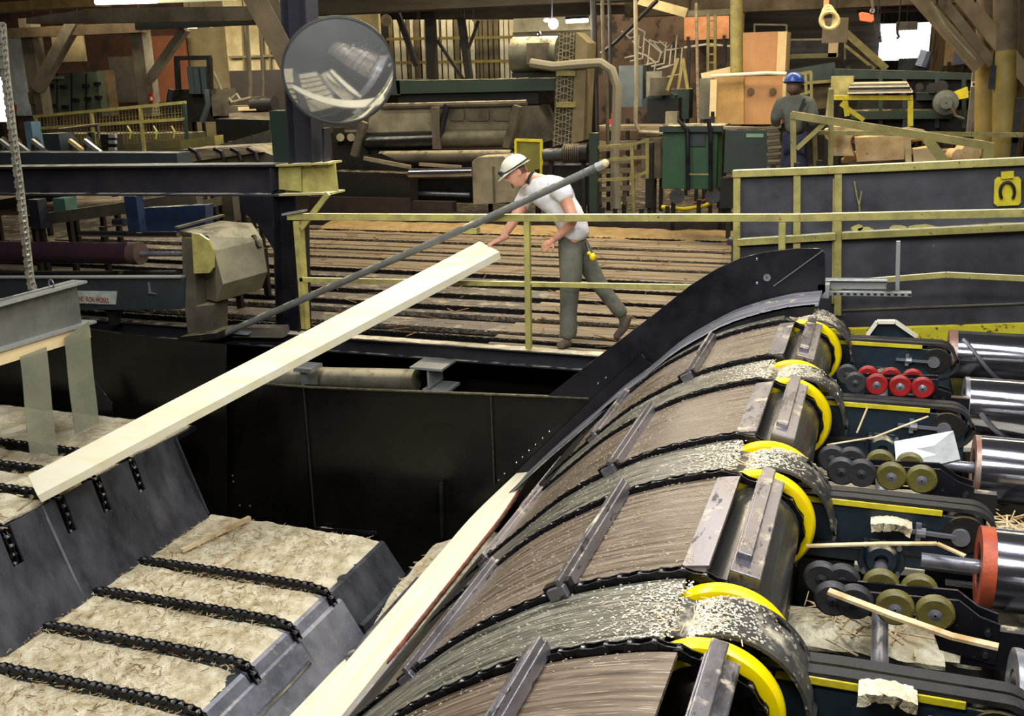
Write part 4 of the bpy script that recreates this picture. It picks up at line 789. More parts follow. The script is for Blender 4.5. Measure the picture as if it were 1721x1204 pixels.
# hair, beard, glasses, hat
def onh(x, y, z): return HC+HR @ Vector((x, y, z))
hb = MB(); vs = []; fs = []
for j in range(15):
    for k in range(25):
        a = math.radians(98+k*164/24); t = math.radians(15+j*6.4); vs.append(onh(.094*math.sin(t)*math.cos(a)-.006, .083*math.sin(t)*math.sin(a), .121*math.cos(t)+.004))
hb.sheet([[vs[j*25+k] for k in range(25)] for j in range(15)], .012).build('hair', HAIR, W1, smooth=True)
bd = MB()
for i in range(60): a = rnd.uniform(-1, 1); z = rnd.uniform(-.112, -.07); r = .076-.25*(abs(a)*.03)-.12*(abs(z+.08)); bd.ell(onh(r+.008, a*.02, z), (.005, .005, .007), 6, 4)
for i in range(30): a = rnd.uniform(-1, 1); bd.ell(onh(.094-.01*abs(a), a*.024, -.043-.006*abs(a)), (.004, .005, .004), 6, 4)
bd = bd.build('goatee', HAIR, W1); remesh(bd, .004, 1)
gl = MB()
for q in (-1, 1): gl.tube([onh(.103, q*.008, .008), onh(.106, q*.03, .016), onh(.098, q*.055, .01), onh(.10, q*.045, -.012), onh(.108, q*.02, -.014), onh(.103, q*.008, .008)], .0018, 6).tube([onh(.097, q*.057, .01), onh(.0, q*.084, .012)], .002, 6)
gl.build('safety_glasses', mat('glasses_frame', '5a5550', '45403c', .3), W1)
hat = MB(); pfh = [(.128*math.cos(math.radians(a)), .118*math.sin(math.radians(a))) for a in range(0, 91, 6)]
HT = onh(-.008, 0, .052); axh = HR @ Vector((.10, 0, 1)); RH = fr(HR @ Vector((1, 0, -.10)), axh)
def hatshape(mb, c, RH, s=1.0):
    rows = []
    for j in range(17):
        t = math.radians(90*j/16); row = []
        for k in range(41):
            a = 2*math.pi*k/40; row.append(Vector(c)+RH @ (Vector((.132*math.sin(t)*math.cos(a), .112*math.sin(t)*math.sin(a), .112*math.cos(t)+.004*math.exp(-(math.sin(a)/.25)**2)*math.sin(t)))*s))
        rows.append(row)
    for e in (.006, .016, .018):
        row = []
        for k in range(41):
            a = 2*math.pi*k/40; br = e*(1+2.6*max(0, math.cos(a))**2); row.append(Vector(c)+RH @ (Vector(((.132+br)*math.cos(a), (.112+e*.8)*math.sin(a), -.004-.5*br*max(0, math.cos(a))))*s))
        rows.append(row)
    return mb.sheet(rows, .004)
h = hatshape(MB(), HT, RH, 1.0).build('hard_hat', mat('hat_white', 'd5d3bf', 'bcb9a4', .35, 0, 5, bump=.03), W1, smooth=True)
mb = MB(); ring = [HT+RH @ Vector((.136*math.cos(2*math.pi*k/40), .116*math.sin(2*math.pi*k/40), .006-.01*math.cos(2*math.pi*k/40))) for k in range(41)]; mb.tube(ring, .007, 8); mb.build('goggle_strap', mat('dark_cloth', '2a2b2d'), h, smooth=True)
mb = MB(); mb.ell(HT+RH @ Vector((.142, .0, .012)), (.022, .07, .028), 16, 10, RH).build('goggles', mat('goggle_dark', '2c2e30', '1a1c1e', .25), h, smooth=True)
lg_ = MB(); q = PP(929, 330, 8.42)
lo = MB().ell(PP(924, 328, 8.545), (.02, .008, .02), 12, 8).build('shirt_logo_red', mat('logo_red', 'c43a34'), shirt); MB().ell(PP(928, 341, 8.535), (.018, .008, .03), 12, 8).build('shirt_logo_blue', mat('logo_blue', '3c4c9a'), shirt)
gv = MB().tube([PP(985, 408, 8.56), PP(989, 420, 8.54), PP(994, 428, 8.53)], [.012, .01, .008], 8).build('belt_clip', SHN, W1); MB().ell(PP(996, 432, 8.53), (.03, .025, .035), 12, 8).ell(PP(990, 426, 8.53), (.02, .02, .018), 10, 6).build('earplug_case', YWH, W1, smooth=True)
# --- second worker, seen from behind
Y2 = 12.7
W2 = thing('person', 'person in blue hard hat and grey-green shirt, back turned, beside the green cabinets', 'person', P(1335, 300, Y=Y2))
hip = PP(1337, 232, Y2); sp = PP(1336, 205, Y2); ch2 = PP(1336, 180, Y2); n1 = PP(1335, 160, Y2); n2 = PP(1334, 150, Y2)
aL, aR = PP(1312, 176, Y2), PP(1360, 176, Y2); eL, eR = PP(1303, 200, Y2-.05), PP(1368, 203, Y2-.05); hL, hR2 = PP(1306, 212, Y2+.2), PP(1366, 218, Y2+.2)
zf = .42
lL, lR = PP(1326, 240, Y2), PP(1347, 240, Y2); kL = Vector((lL.x-.01, Y2, zf+.50)); kR = Vector((lR.x+.02, Y2, zf+.50)); fL = Vector((lL.x-.02, Y2, zf+.09)); fR = Vector((lR.x+.04, Y2, zf+.09))
mb = MB(); vs, fs = skinmesh([(hip, (.13, .11)), (sp, (.13, .1)), (ch2, (.15, .11)), (n1, .06), (n2, .055), (aL, .06), (eL, .045), (hL, .03), (aR, .06), (eR, .045), (hR2, .03), (lL, .085), (kL, .06), (fL, .045), (lR, .085), (kR, .06), (fR, .045)],
 [(0, 1), (1, 2), (2, 3), (3, 4), (2, 5), (5, 6), (6, 7), (2, 8), (8, 9), (9, 10), (0, 11), (11, 12), (12, 13), (0, 14), (14, 15), (15, 16)]); mb.add(vs, fs)
HC = PP(1334, 144, Y2+.02); HR = fr((.1, .97, -.25)); head_mesh(mb, HC, HR, .95)
hand(mb, hL, (.1, .8, -.4), (-.2, .3, 1), 1, .5); hand(mb, hR2, (-.1, .8, -.4), (.2, .3, 1), -1, .5)
body = mb.build('body', SKIN, W2); remesh(body, .009, 2)
W_ = W2
shb = garment('work_shirt', [(hip+Vector((0, 0, .02)), (.165, .13)), (sp, (.17, .13)), (ch2, (.185, .14)), (n1, .08), (aL, .10), (eL, .075), (hL.lerp(eL, .3), .055), (aR, .10), (eR, .075), (hR2.lerp(eR, .3), .055)],
 [(0, 1), (1, 2), (2, 3), (2, 4), (4, 5), (5, 6), (2, 7), (7, 8), (8, 9)], mat('grey_green_shirt', '56584c', '45473d', .9, 0, 5, bump=.3), .014, wrinkle=.008)
garment('blue_trousers', [(hip+Vector((0, 0, -.05)), (.15, .13)), (lL, .105), (kL, .085), (fL, .075), (lR, .105), (kR, .085), (fR, .075)], [(0, 1), (1, 2), (2, 3), (0, 4), (4, 5), (5, 6)], mat('dark_blue_denim', '22273c', '191d30', .9, 0, 6, bump=.2), .014)
for f_ in (fL, fR):
    vs, fs = skinmesh([(f_+Vector((0, -.03, -.04)), .045), (f_+Vector((0, .1, -.05)), .042), (f_+Vector((0, .17, -.055)), .034)], [(0, 1), (1, 2)]); MB().add(vs, fs).build('boot', SHOE, W2, smooth=True)
MB().ell(HC+Vector((0, -.015, -.02)), (.086, .1, .085), 20, 12).build('hair', HAIR, W2, smooth=True)
hatshape(MB(), HC+Vector((0, -.01, .045)), fr((.1, .97, -.1)), 1.0).build('hard_hat', mat('hat_blue', '2a4ea0', '1f3f8a', .3, 0, 5, bump=.02), W2, smooth=True)
MB().bar(PP(1352, 166, Y2-.15), PP(1344, 186, Y2-.15), .03, .01, (0, 1, 0)).build('strap', mat('dark_cloth', '2a2b2d'), W2)
p0 = Vector((P(1335, 280, Y=Y2).x, Y2, 0)); MB().box(p0.x-.7, p0.x+.9, Y2-.5, Y2+.7, zf-.06, zf).box(p0.x-.65, p0.x-.55, Y2-.45, Y2-.35, -.15, zf-.06).box(p0.x+.75, p0.x+.85, Y2-.45, Y2-.35, -.15, zf-.06).box(p0.x-.65, p0.x-.55, Y2+.5, Y2+.6, -.15, zf-.06).box(p0.x+.75, p0.x+.85, Y2+.5, Y2+.6, -.15, zf-.06).build('operator_platform', GRD, None, label='low steel platform under the worker in the blue hard hat', cat='platform')
# ================================================================ black panel with yellow frame at the right
YP = 8.95
bp_ = thing('framed_black_panel', 'long black steel panel in a yellow frame behind the handrail at the right', 'steel panel', (.2, YP, .0))
def rc(pts, Y): return [(P(a, b, Y=Y).x, P(a, b, Y=Y).z) for a, b in pts]
BPM = mat('scuffed_black_panel', '2e2e34', '4a4a52', .55, .1, 2.2, chips='8d8672', chipamt=.13, chipscale=9, bump=.1)
MB().prism(rc([(1237, 290), (1410, 282), (1780, 266), (1780, 545), (1410, 552), (1237, 470)], YP), 'y', YP+.03, YP+.05).build('panel_sheet', BPM, bp_)
def yb(a, b, w=.085, h=.06, nm='frame_bar', m=YEL, Y=YP, up=(0, 0, 1)): return MB().bar(P(*a, Y=Y), P(*b, Y=Y), w, h, up).build(nm, m, bp_, bevel=.004)
yb((1232, 292), (1392, 286)); yb((1392, 286), (1780, 268)); yb((1239, 295), (1238, 470), .06, .05, up=(0, 1, 0)); yb((1340, 292), (1339, 470), .06, .05, up=(0, 1, 0)); yb((1409, 290), (1408, 530), .06, .055, up=(0, 1, 0))
yb((1240, 407), (1405, 397)); yb((1415, 396), (1780, 378)); yb((1409, 600), (1780, 575), .03, .02)
MB().bar(P(1402, 300, Y=YP+.02), P(1400, 510, Y=YP+.02), .02, .03, (0, 1, 0)).build('paint_drip', YEL, bp_)
MB().bar(P(1415, 522, Y=YP+.02), P(1780, 508, Y=YP+.02), .02, .012).build('seam', TAN, bp_)
pq = MB().prism(rc([(1671, 303), (1676, 298), (1712, 297), (1716, 302), (1716, 340), (1712, 345), (1676, 347), (1670, 342)], YP), 'y', YP-.01, YP+.02).build('latch_plate', YST, bp_, bevel=.004)
MB().tube([P(1693+12*math.cos(t), 323-17*math.sin(t), Y=YP-.03) for t in [math.radians(a) for a in range(-40, 221, 20)]], .012, 8).build('latch_ring', DRK, pq, smooth=True)
MB().bar(P(1693, 288, Y=YP-.02), P(1693, 300, Y=YP-.02), .09, .03, (0, 1, 0)).build('hinge', YST, pq)
MB().tube([P(x, y, Y=YP-.002) for x, y in ((1436, 305), (1440, 330), (1444, 345), (1445, 358))], .006, 6).tube([P(x, y, Y=YP-.002) for x, y in ((1448, 322), (1444, 345))], .006, 6).build('paint_run', YEL, bp_)
MB().prism(rc([(1395, 552), (1600, 546), (1780, 540), (1780, 600), (1600, 610), (1395, 620)], 8.30), 'y', 8.24, 8.30).build('yellow_skirt', mat('yellow_oil_stained', 'd0c62a', 'b6a820', .5, 0, 6, chips='2a2718', chipamt=.25, chipscale=20), None, label='oil stained yellow skirting below the framed black panel', cat='skirting')
mb = MB()
for i, (w_, h_, x, y) in enumerate(((10, 8, 1440, 386), (14, 5, 1455, 388), (16, 6, 1510, 385), (26, 6, 1550, 384), (20, 4, 1650, 381), (30, 5, 1690, 379))):
    mb.poly([P(x+rnd.uniform(-2, 2)+w_*math.cos(a), y-2+h_*math.sin(a)*rnd.uniform(.5, 1), Y=YP+.027) for a in [k*.7 for k in range(9)]], .002, (0, -1, 0))
mb.build('yellow_overspray', YEL, bp_, kind='stuff')
# ================================================================ background kit
def bx(px0, py0, px1, py1, Y, dep, m, name, parent=None, bevel=0, **k):
    xm, ym = (px0+px1)/2, (py0+py1)/2; x0 = P(px0, ym, Y=Y).x; x1 = P(px1, ym, Y=Y).x; z1 = P(xm, py0, Y=Y).z; z0 = P(xm, py1, Y=Y).z
    return MB().box(x0, x1, Y, Y+dep, z0, z1).build(name, m, parent, bevel=bevel, **k)
def ln(a, b, Y, w, m, name, parent=None, Yb=None, h=None, **k): return MB().bar(P(*a, Y=Y), P(*b, Y=Yb or Y), w, h or w, (0, 1, .01)).build(name, m, parent, **k)
def tb(pix, Y, r, m, name, parent=None, **k): return MB().tube([P(q[0], q[1], Y=(q[2] if len(q) > 2 else Y)) for q in pix], r, 8).build(name, m, parent, smooth=True, **k)
def pgn(pix, Y, dep, m, name, parent=None, **k): return MB().prism(rc(pix, Y), 'y', Y, Y+dep).build(name, m, parent, **k)
def T(name, label, cat, px, py, Y, group=None): return thing(name, label, cat, P(px, py, Y=Y), group)
# ---- left bay
c = T('timber_post', 'grey timber post with a leaning brace left of the electrical cabinet', 'post', 52, 195, 19); bx(42, 30, 62, 196, 19, .3, OLDW, 'post_body', c); ln((128, 33), (63, 150), 18.9, .24, OLDW, 'brace', c); bx(58, 148, 70, 196, 18.9, .2, OLDW, 'strut', c); bx(48, 155, 57, 175, 18.85, .1, BRNW, 'switch_box', c)
c = T('timber_post', 'grey timber post beside the small red fire sign', 'post', 236, 170, 19); bx(226, 48, 246, 196, 19, .3, OLDW, 'post_body', c); ln((312, 48), (250, 136), 18.9, .16, OLDW, 'brace', c); bx(247, 130, 257, 172, 18.9, .2, OLDW, 'strut', c)
pgn([(44, 30), (155, 14), (430, 10), (430, 34), (230, 38), (44, 40)], 18.2, .3, OLDW, 'timber_beam', label='heavy grey roof beam above the left bay', cat='beam')
bx(-20, 43, 235, 60, 18.8, .3, BRNW, 'timber_beam', label='brown crossbeam under the heavy roof beam at left', cat='beam')
bx(-40, 0, 160, 16, 15, .4, mat('ochre_beam', '7d6436', '5c4826', .7), 'timber_beam', label='ochre beam at the upper left corner', cat='beam')
bx(226, 28, 430, 46, 18.6, .2, TEAL, 'steel_beam', label='green grey steel beam above the small fluorescent lights', cat='beam')
bx(88, 52, 141, 104, 19.6, .05, mat('dusty_plywood', '8f8360', '786c4c', .8), 'plywood_sheet', label='dusty plywood sheet hung above the electrical cabinet', cat='sheet')
struct(MB().box(P(-60, 100, Y=22).x, P(316, 100, Y=22).x, 22, 22.1, -.1, 6), 'wall_left_bay', mat('rust_board_wall', '553320', '40281a', .85, 0, .8, chips='30241a', chipamt=.3, chipscale=2, bump=.2))
struct(MB().box(P(318, 100, Y=21.5).x, P(386, 100, Y=21.5).x, 21.5, 21.6, -.1, 6), 'wall_tan_panel', mat('tan_panel_wall', '7a6f50', '685e42', .8, 0, 2))
bl = struct(MB().box(P(383, 100, Y=21).x, P(640, 100, Y=21).x, 21, 21.1, P(430, 118, Y=21).z, 6.5), 'wall_block', GRW_)
struct(MB().box(P(383, 100, Y=20.9).x, P(640, 100, Y=20.9).x, 20.9, 21.0, -.1, P(430, 118, Y=20.9).z), 'wall_dark_lower', mat('dark_lower_wall', '37302a', '2c2621', .8, 0, 1))
for i, x in enumerate((408, 440, 452, 585)): ln((x, 40), (x+3, 118), 20.95, .05, mat('block_seam', '6d6346', '5d5439', .8), 'trim_%d' % (i+1), None, kind='structure')
bx(383, 90, 640, 94, 20.9, .06, mat('block_seam', '6d6346'), 'trim_8', kind='structure')
bx(-20, 60, 60, 195, 21.8, .1, mat('pale_door_side', '8a8a80', '6c6c62', .8), 'boarded_panel', label='pale boarded panel behind the post at the far left', cat='panel')
bx(-30, 130, 6, 205, 20.5, .05, mat('daylight_gap', 'eef4ff', emit=2.2), 'window_1', kind='structure')
ec = T('electrical_cabinet', 'grey-green electrical cabinet with rows of black handles', 'cabinet', 120, 190, 20)
bx(70, 122, 168, 196, 20, .5, mat('cabinet_grey_green', '55604f', '4a5445', .5, .1, 2), 'cabinet_body', ec, .01)
for k in range(4): ln((70+24.5*(k+.02)+1, 123), (70+24.5*(k+.02)+1, 195), 19.98, .02, DRK2, 'door_seam', ec)
for x, y in ((82, 145), (104, 146), (142, 144), (161, 141), (125, 168), (145, 166), (163, 164), (85, 178), (107, 180)): bx(x-4, y-3, x+4, y+3, 19.9, .1, BLK, 'handle', ec)
bx(86, 128, 106, 133, 19.97, .02, ALU, 'name_strip', ec); bx(168, 118, 182, 196, 20.2, .3, BRNW, 'side_board', ec)
bx(250, 60, 316, 172, 21.3, .05, mat('burnt_orange_sheet', '7c4828', '653a22', .8, 0, 1.5, chips='5b3a24', chipamt=.25, chipscale=4), 'orange_sheet', label='tall burnt orange sheet behind the fire sign', cat='sheet')
bx(186, 95, 226, 172, 21.2, .1, mat('grey_brown_door', '4b463c', '3c382f', .8), 'door_1', kind='structure')
c = bx(250, 157, 257, 172, 18.8, .02, mat('sign_red_bright', 'b5291f'), 'fire_sign', label='small red fire extinguisher sign on the timber post', cat='sign'); bx(252, 163, 255, 169, 18.78, .02, WHT, 'pictogram', c)
ex = T('fire_extinguisher', 'tiny red extinguisher on the far left panel', 'extinguisher', 84/3.54, 190, 20.4); MB().cyl(P(23, 188, Y=20.4), P(23, 176, Y=20.4), .07, 12).build('cylinder', mat('sign_red_bright', 'b5291f'), ex, smooth=True); MB().cyl(P(23, 176, Y=20.4), P(23, 172, Y=20.4), .03, 8).build('valve', BLK, ex)
# fluorescent lights
TUBE = mat('fluorescent_tube', 'fff6e0', emit=9); TUBE2 = mat('small_tube', 'fff2d0', emit=6)
def lamp(px0, py0, px1, py1, Y, lab, r=.03, m=TUBE2, e=14):
    t = T('fluorescent_lamp', lab, 'lamp', (px0+px1)/2, (py0+py1)/2, Y, 'fluorescent lamps'); a, b = P(px0, py0, Y=Y), P(px1, py1, Y=Y)
    MB().cyl(a, b, r, 10).build('tube', m, t, smooth=True); MB().bar(a+Vector((0, 0, r*2)), b+Vector((0, 0, r*2)), r*4, r*2.2).build('housing', GRD, t)
    l = bpy.data.lights.new('tube_light', 'AREA'); l.shape = 'RECTANGLE'; l.size = (b-a).length; l.size_y = .1; l.energy = e; l.color = (1, .92, .75); o = bpy.data.objects.new('tube_light', l); COL.objects.link(o); o.parent = t; o.location = (0, 0, -.06)
lamp(162, 3, 262, 0, 12.5, 'big bright fluorescent tube at the top left edge of the picture', .045, TUBE, 40)
lamp(262, 2, 395, -3, 12.9, 'dimmer tube end just right of the big bright tube', .03, mat('dim_tube', 'c9c8a0', emit=.6), 6)
for x0, x1, y, lb in ((312, 330, 45, 'leftmost of the small ceiling lights in the left bay'), (336, 356, 43, 'second small ceiling light in the left bay'), (414, 430, 39, 'third small ceiling light, just left of the dark brace'), (436, 443, 37, 'shortest ceiling light, beside the dark brace')): lamp(x0, y, x1, y, 19.5, lb, .035)
# yellow mesh guard
yg = T('mesh_guard', 'long yellow framed mesh guard in the left bay', 'guard', 185, 255, 13.2)
for a, b in (((57, 196), (312, 172)), ((60, 196), (66, 262)), ((154, 188), (160, 262)), ((236, 181), (243, 256)), ((310, 174), (314, 236)), ((66, 216), (312, 200))): ln(a, b, 13.2, .045, YLD if a[0] < 300 else GRN, 'frame_bar', yg)
mb = MB()
for k in range(46):
    x = 62+k*5.5; mb.bar(P(x, 196-k*.52, Y=13.22), P(x+4, 258-k*.55, Y=13.22), .008, .008)
for k in range(11): mb.bar(P(62, 200+k*5.5, Y=13.22), P(312, 178+k*5.4, Y=13.22), .008, .008)
mb.build('wire_mesh', mat('dusty_mesh', '6f6636', '554e2c', .7), yg)
bx(62, 225, 315, 262, 13.6, .5, mat('olive_machine_side', '4c4728', '3b371f', .7, 0, 3, dust=.3), 'olive_box', label='olive machine casing behind the mesh guard', cat='machine')
for x, h_ in ((218, 22), (262, 24), (292, 20)): tb([(x-4, 212), (x+2, 222), (x, 222+h_*.5)], 13.15, .015, YEL, 'guard_hoop', yg)
for i, (y0, y1) in enumerate(((216, 222), (226, 232), (238, 243), (246, 252))): bx(182, y0+10, 193, y1+10, 12.6, .05, ALU, 'push_button', yg)
bx(170, 226, 195, 262, 12.65, .15, DRK, 'control_box', yg)
# sprocket cluster
sprk = T('sprocket_bank', 'bank of chain sprockets with pale boards lying through them at the left edge', 'sprockets', 80, 262, 11.3)
for x in (8, 30, 62, 125, 150):
    c = P(x, 250, Y=11.3); MB().lathe([(.02, -.02), (.13, -.02), (.17, 0), (.13, .02), (.02, .02)], c, (1, .35, 0), 20).build('sprocket', DRK, sprk, smooth=True); ln((x-8, 236), (x+26, 262), 11.2, .05, PLYE if x % 2 else ALU, 'slat', sprk)
bx(75, 225, 101, 262, 11.2, .3, TEAL, 'grey_post', label='short blue grey steel post among the sprockets', cat='post')
tb([(100, 218), (165, 210), (166, 232)], 11.6, .02, TAN, 'bent_pipe', label='bent pipe above the sprockets', cat='pipe')
bx(44, 205, 56, 262, 13, .2, mat('light_blue_paint', '5a7484', '4b6270', .5), 'blue_post', label='pale blue post at the left end of the mesh guard', cat='post')
# teal beam above girder
bx(-40, 257, 298, 279, 9.4, .25, GRN if False else TEAL, 'teal_beam', label='blue green box beam lying just above the long dark girder', cat='beam')
tc = T('log_trough', 'dusty trough conveyor with pale boards and dark claws right of the teal beam', 'conveyor', 375, 275, 10.6)
pgn([(298, 279), (300, 252), (420, 246), (460, 262), (462, 279)], 10.6, .6, TAN, 'trough_side', tc); pgn([(300, 262), (345, 252), (415, 248), (440, 256), (350, 268), (310, 274)], 10.5, .1, WTAN, 'slab', tc)
for x in (330, 372, 400, 428): tb([(x-12, 250), (x, 256), (x+5, 270)], 10.4, .025, CHN, 'claw', tc)
pgn([(362, 200), (452, 202), (452, 236), (365, 243)], 12.0, .8, DRK, 'dark_hopper', label='dark slanted hopper left of the green post', cat='hopper')
pgn([(302, 236), (360, 228), (362, 246), (305, 250)], 11.6, .2, YLD, 'yellow_plate', label='yellow plate lying behind the trough conveyor', cat='plate')
pgn([(360, 246), (455, 218), (455, 240), (365, 250)], 11.4, .3, TAN, 'chute_side', label='dusty inclined chute side left of the green post', cat='chute')
# hydraulic unit
hy = T('hydraulic_unit', 'black hydraulic unit with grey valve blocks behind the mesh guard', 'machine', 325, 200, 14.5)
for a, b in (((295, 98), (354, 97)), ((297, 97), (300, 150)), ((352, 97), (354, 150))): ln(a, b, 14.5, .07, DRK2, 'frame_bar', hy)
for x in (316, 326, 338): bx(x, 112, x+9, 158, 14.5, .15, TEAL, 'valve_block', hy)
bx(288, 150, 356, 205, 14.6, .5, DRK2, 'tank', hy); bx(352, 150, 374, 195, 14.6, .4, TAN, 'side_tank', hy)
tb([(288, 150), (284, 175), (290, 205)], 14.4, .05, BLK, 'hose', hy); tb([(346, 150), (350, 175), (340, 205)], 14.3, .05, TEAL, 'hose', hy)
tb([(358, 120), (372, 150), (390, 172), (420, 165), (460, 178)], 14.8, .025, BEI, 'cream_hose', label='cream hose curling from the hydraulic unit', cat='hose')
for i, (xa, xb, lab) in enumerate(((414, 422, 'left of the two vertical conduits'), (436, 440, 'right of the two vertical conduits'))): tb([(xa, 34), (xa+6, 140), (xa+5, 168)], 19, .05 if i == 0 else .03, BEI, 'conduit', label=lab+' on the cream block wall', cat='conduit')
pm_ = T('pump_assembly', 'dusty pump assembly left of the mirror', 'pump', 425, 185, 14); bx(385, 178, 425, 190, 14, .3, TAN, 'base', pm_); MB().cyl(P(425, 176, Y=14), P(462, 174, Y=14), .12, 16).build('motor', DRK, pm_, smooth=True); tb([(390, 165), (398, 158), (404, 168)], 14, .02, BEI, 'eyelet', pm_); bx(400, 180, 430, 186, 13.9, .1, PLYE, 'board', pm_)
bx(385, 190, 470, 200, 13.8, .6, WTAN, 'ledge', label='pale ledge beneath the dusty pump assembly', cat='ledge')
# below the girder at left
for i, (x0, y0, x1, y1, Y, m, lab) in enumerate(((48, 372, 335, 344, 9.9, TAN, 'dusty inclined channel under the girder'), (-40, 352, 120, 336, 10.6, DRK, 'dark channel end at the left edge under the girder'))):
    MB().bar(P(x0, y0, Y=Y), P(x1, y1-12, Y=Y), .12, .14).build('channel', m, None, label=lab, cat='channel')
for i in range(9): 
    c = P(30+i*22, 345, Y=11+.0*i)
lr = T('log_rollers', 'pale bark covered slabs lying behind the inclined channel under the girder', 'slabs', 150, 345, 11.0)
for k in range(6): MB().cyl(P(-30+k*2, 352-k*6, Y=10.8+k*.35), P(210, 346-k*4, Y=10.8+k*.35), .09, 10).build('slab', WTAN, lr, smooth=True)
bx(50, 336, 66, 385, 9.7, .15, GRD, 'grey_post', label='dark steel post below the girder behind the hanging chain', cat='post'); bx(90, 334, 110, 362, 9.9, .2, mat('pale_green_post', '4c6e60', '3d5a4e', .5), 'green_post', label='short pale green post below the girder', cat='post')
bp2 = T('drive_stand', 'blue steel drive frame behind the gear guard', 'frame', 270, 385, 9.4); bx(212, 330, 232, 392, 9.4, .12, mat('mid_blue_paint', '2b3a58', '223049', .5, .1, 3, dust=.3), 'upright', bp2); pgn([(240, 350), (345, 345), (345, 392), (240, 395)], 9.6, .15, MC['mid_blue_paint'], 'side_plate', bp2); MB().cyl(P(192, 374, Y=9.3), P(210, 374, Y=9.3), .045, 14).build('bright_roller', SHN, bp2, smooth=True); MB().cyl(P(134, 393, Y=9.4), P(300, 394, Y=9.4), .035, 14).build('bright_shaft', SHN, bp2, smooth=True)
bx(374, 326, 392, 372, 9.2, .12, TAN, 'dusty_post', label='dusty steel post between the girder and the gear guard', cat='post')
pgn([(395, 328), (470, 326), (472, 440), (430, 372), (395, 350)], 9.5, .4, mat('navy_brown_plate', '262834', '2e2420', .6, .1, 2), 'dark_plate', label='dark blue brown plate left of the steel column', cat='plate')
pgn([(300, 345), (390, 326), (392, 340), (300, 362)], 10.2, .15, WTAN, 'board', label='pale board leaning above the gear guard', cat='board')
# ---- middle: edger
ed = T('edger', 'big dusty edger with beige hoods and wide press rolls behind the walking worker', 'machine', 770, 345, 16.2)
YE = 16.2
bx(640, 135, 672, 160, YE, 1.2, GRN, 'top_beam_end', ed); pgn([(665, 136), (930, 132), (932, 152), (668, 158)], YE, 1.0, GRN, 'top_beam', ed); pgn([(668, 158), (905, 152), (905, 174), (670, 182)], YE+.1, 1.0, DRK2, 'upper_housing', ed)
pgn([(628, 182), (745, 176), (742, 220), (618, 224), (620, 200)], YE-.3, .1, BEI, 'hood_door', ed); pgn([(752, 178), (868, 173), (860, 218), (746, 220)], YE-.3, .1, mat('dark_beige_guard', '6d664e', '57513c', .75, 0, 3, dust=.3), 'hood_door', ed)
for x0, x1 in ((756, 780), (783, 822), (827, 860)): pgn([(x0+2, 184), (x1-2, 183), (x1, 188), (x1, 199), (x1-3, 203), (x0+3, 203), (x0, 199), (x0, 188)], YE-.34, .03, TAN, 'door_pocket', ed)
tb([(640, 179), (885, 173)], YE-.35, .05, TAN, 'hood_rail', ed); tb([(752, 176), (745, 200), (738, 240)], YE-.4, .06, BLK, 'hose', ed)
MB().cyl(P(617, 238, Y=YE-.3), P(732, 235, Y=YE-.3), .15, 28).build('press_roll', mat('polished_dark_roll', '4b4a48', '353433', .25, .8, 4), ed, smooth=True); MB().cyl(P(740, 234, Y=YE-.3), P(858, 232, Y=YE-.3), .145, 28).build('press_roll', mat('dusty_roll', '5d5848', '454132', .6, .3, 4), ed, smooth=True)
for a, b in (((732, 180), (735, 250)), ((870, 178), (852, 248)), ((612, 205), (596, 262))): ln(a, b, YE-.45, .12, TAN, 'roll_arm', ed)
MB().cyl(P(640, 264, Y=YE-.5), P(860, 262, Y=YE-.5), .10, 20).build('feed_roll', TAN, ed, smooth=True); bx(560, 222, 616, 330, YE, .6, DRK, 'left_stand', ed); bx(600, 250, 870, 340, YE+.1, .8, DRK2, 'lower_body', ed)
MB().cyl(P(690, 292, Y=YE-1.0), P(795, 290, Y=YE-1.0), .085, 20).build('bright_feed_roll', SHN, ed, smooth=True); MB().cyl(P(690, 325, Y=YE-.4), P(790, 328, Y=YE-.4), .04, 12).build('cross_shaft', STL, ed, smooth=True)
bx(560, 215, 575, 240, YE-.1, .1, DRK, 'roll_bracket', ed); pgn([(840, 180), (905, 178), (930, 235), (870, 250), (850, 225)], YE, .6, TAN, 'side_hood', ed)
for x in (572, 590): MB().cyl(P(x, 231, Y=YE-.2), P(x, 231, Y=YE), .07, 14).build('small_roller', BEI, ed, smooth=True)
pgn([(520, 300), (560, 288), (680, 292), (690, 300), (690, 350), (520, 362)], 15.3, .3, DRK, 'dark_chute', label='dark greasy infeed table behind the handrail, left of the walking worker', cat='machine')
pgn([(590, 265), (640, 258), (690, 280), (690, 292), (560, 292)], 15.6, .4, DRK2, 'infeed_bed', label='black infeed bed under the edger rolls', cat='machine'); ln((612, 266), (690, 281), 15.2, .06, WTAN, 'loose_slab', label='loose pale slab lying on the edger infeed', cat='slab'); ln((705, 276), (775, 281), 15.2, .05, WTAN, 'loose_slab', label='short slab on the bright feed roll', cat='slab')
gc = T('beige_box_guard', 'dusty beige box guard behind the walking worker\'s head', 'guard', 826, 345, 15.2); pgn([(793, 272), (803, 264), (846, 262), (866, 283), (866, 340), (795, 345)], 15.2, .6, BEI, 'box', gc, bevel=.01); bx(828, 280, 831, 340, 15.18, .02, TAN, 'seam', gc)
bx(690, 340, 760, 385, 15.15, .2, mat('rusty_brown_sheet', '30221a', '241a14', .8), 'rusty_sheet', label='rusty brown sheet behind the chain deck, left of the worker', cat='sheet')
bx(500, 332, 690, 388, 15.1, .1, mat('rusty_brown_sheet', '30221a'), 'back_sheet', label='dark brown back sheet of the chain deck', cat='sheet')
bx(690, 362, 1250, 384, 15.1, .08, mat('rusty_brown_sheet', '30221a'), 'back_curb', label='low dark curb along the back of the chain deck', cat='curb')
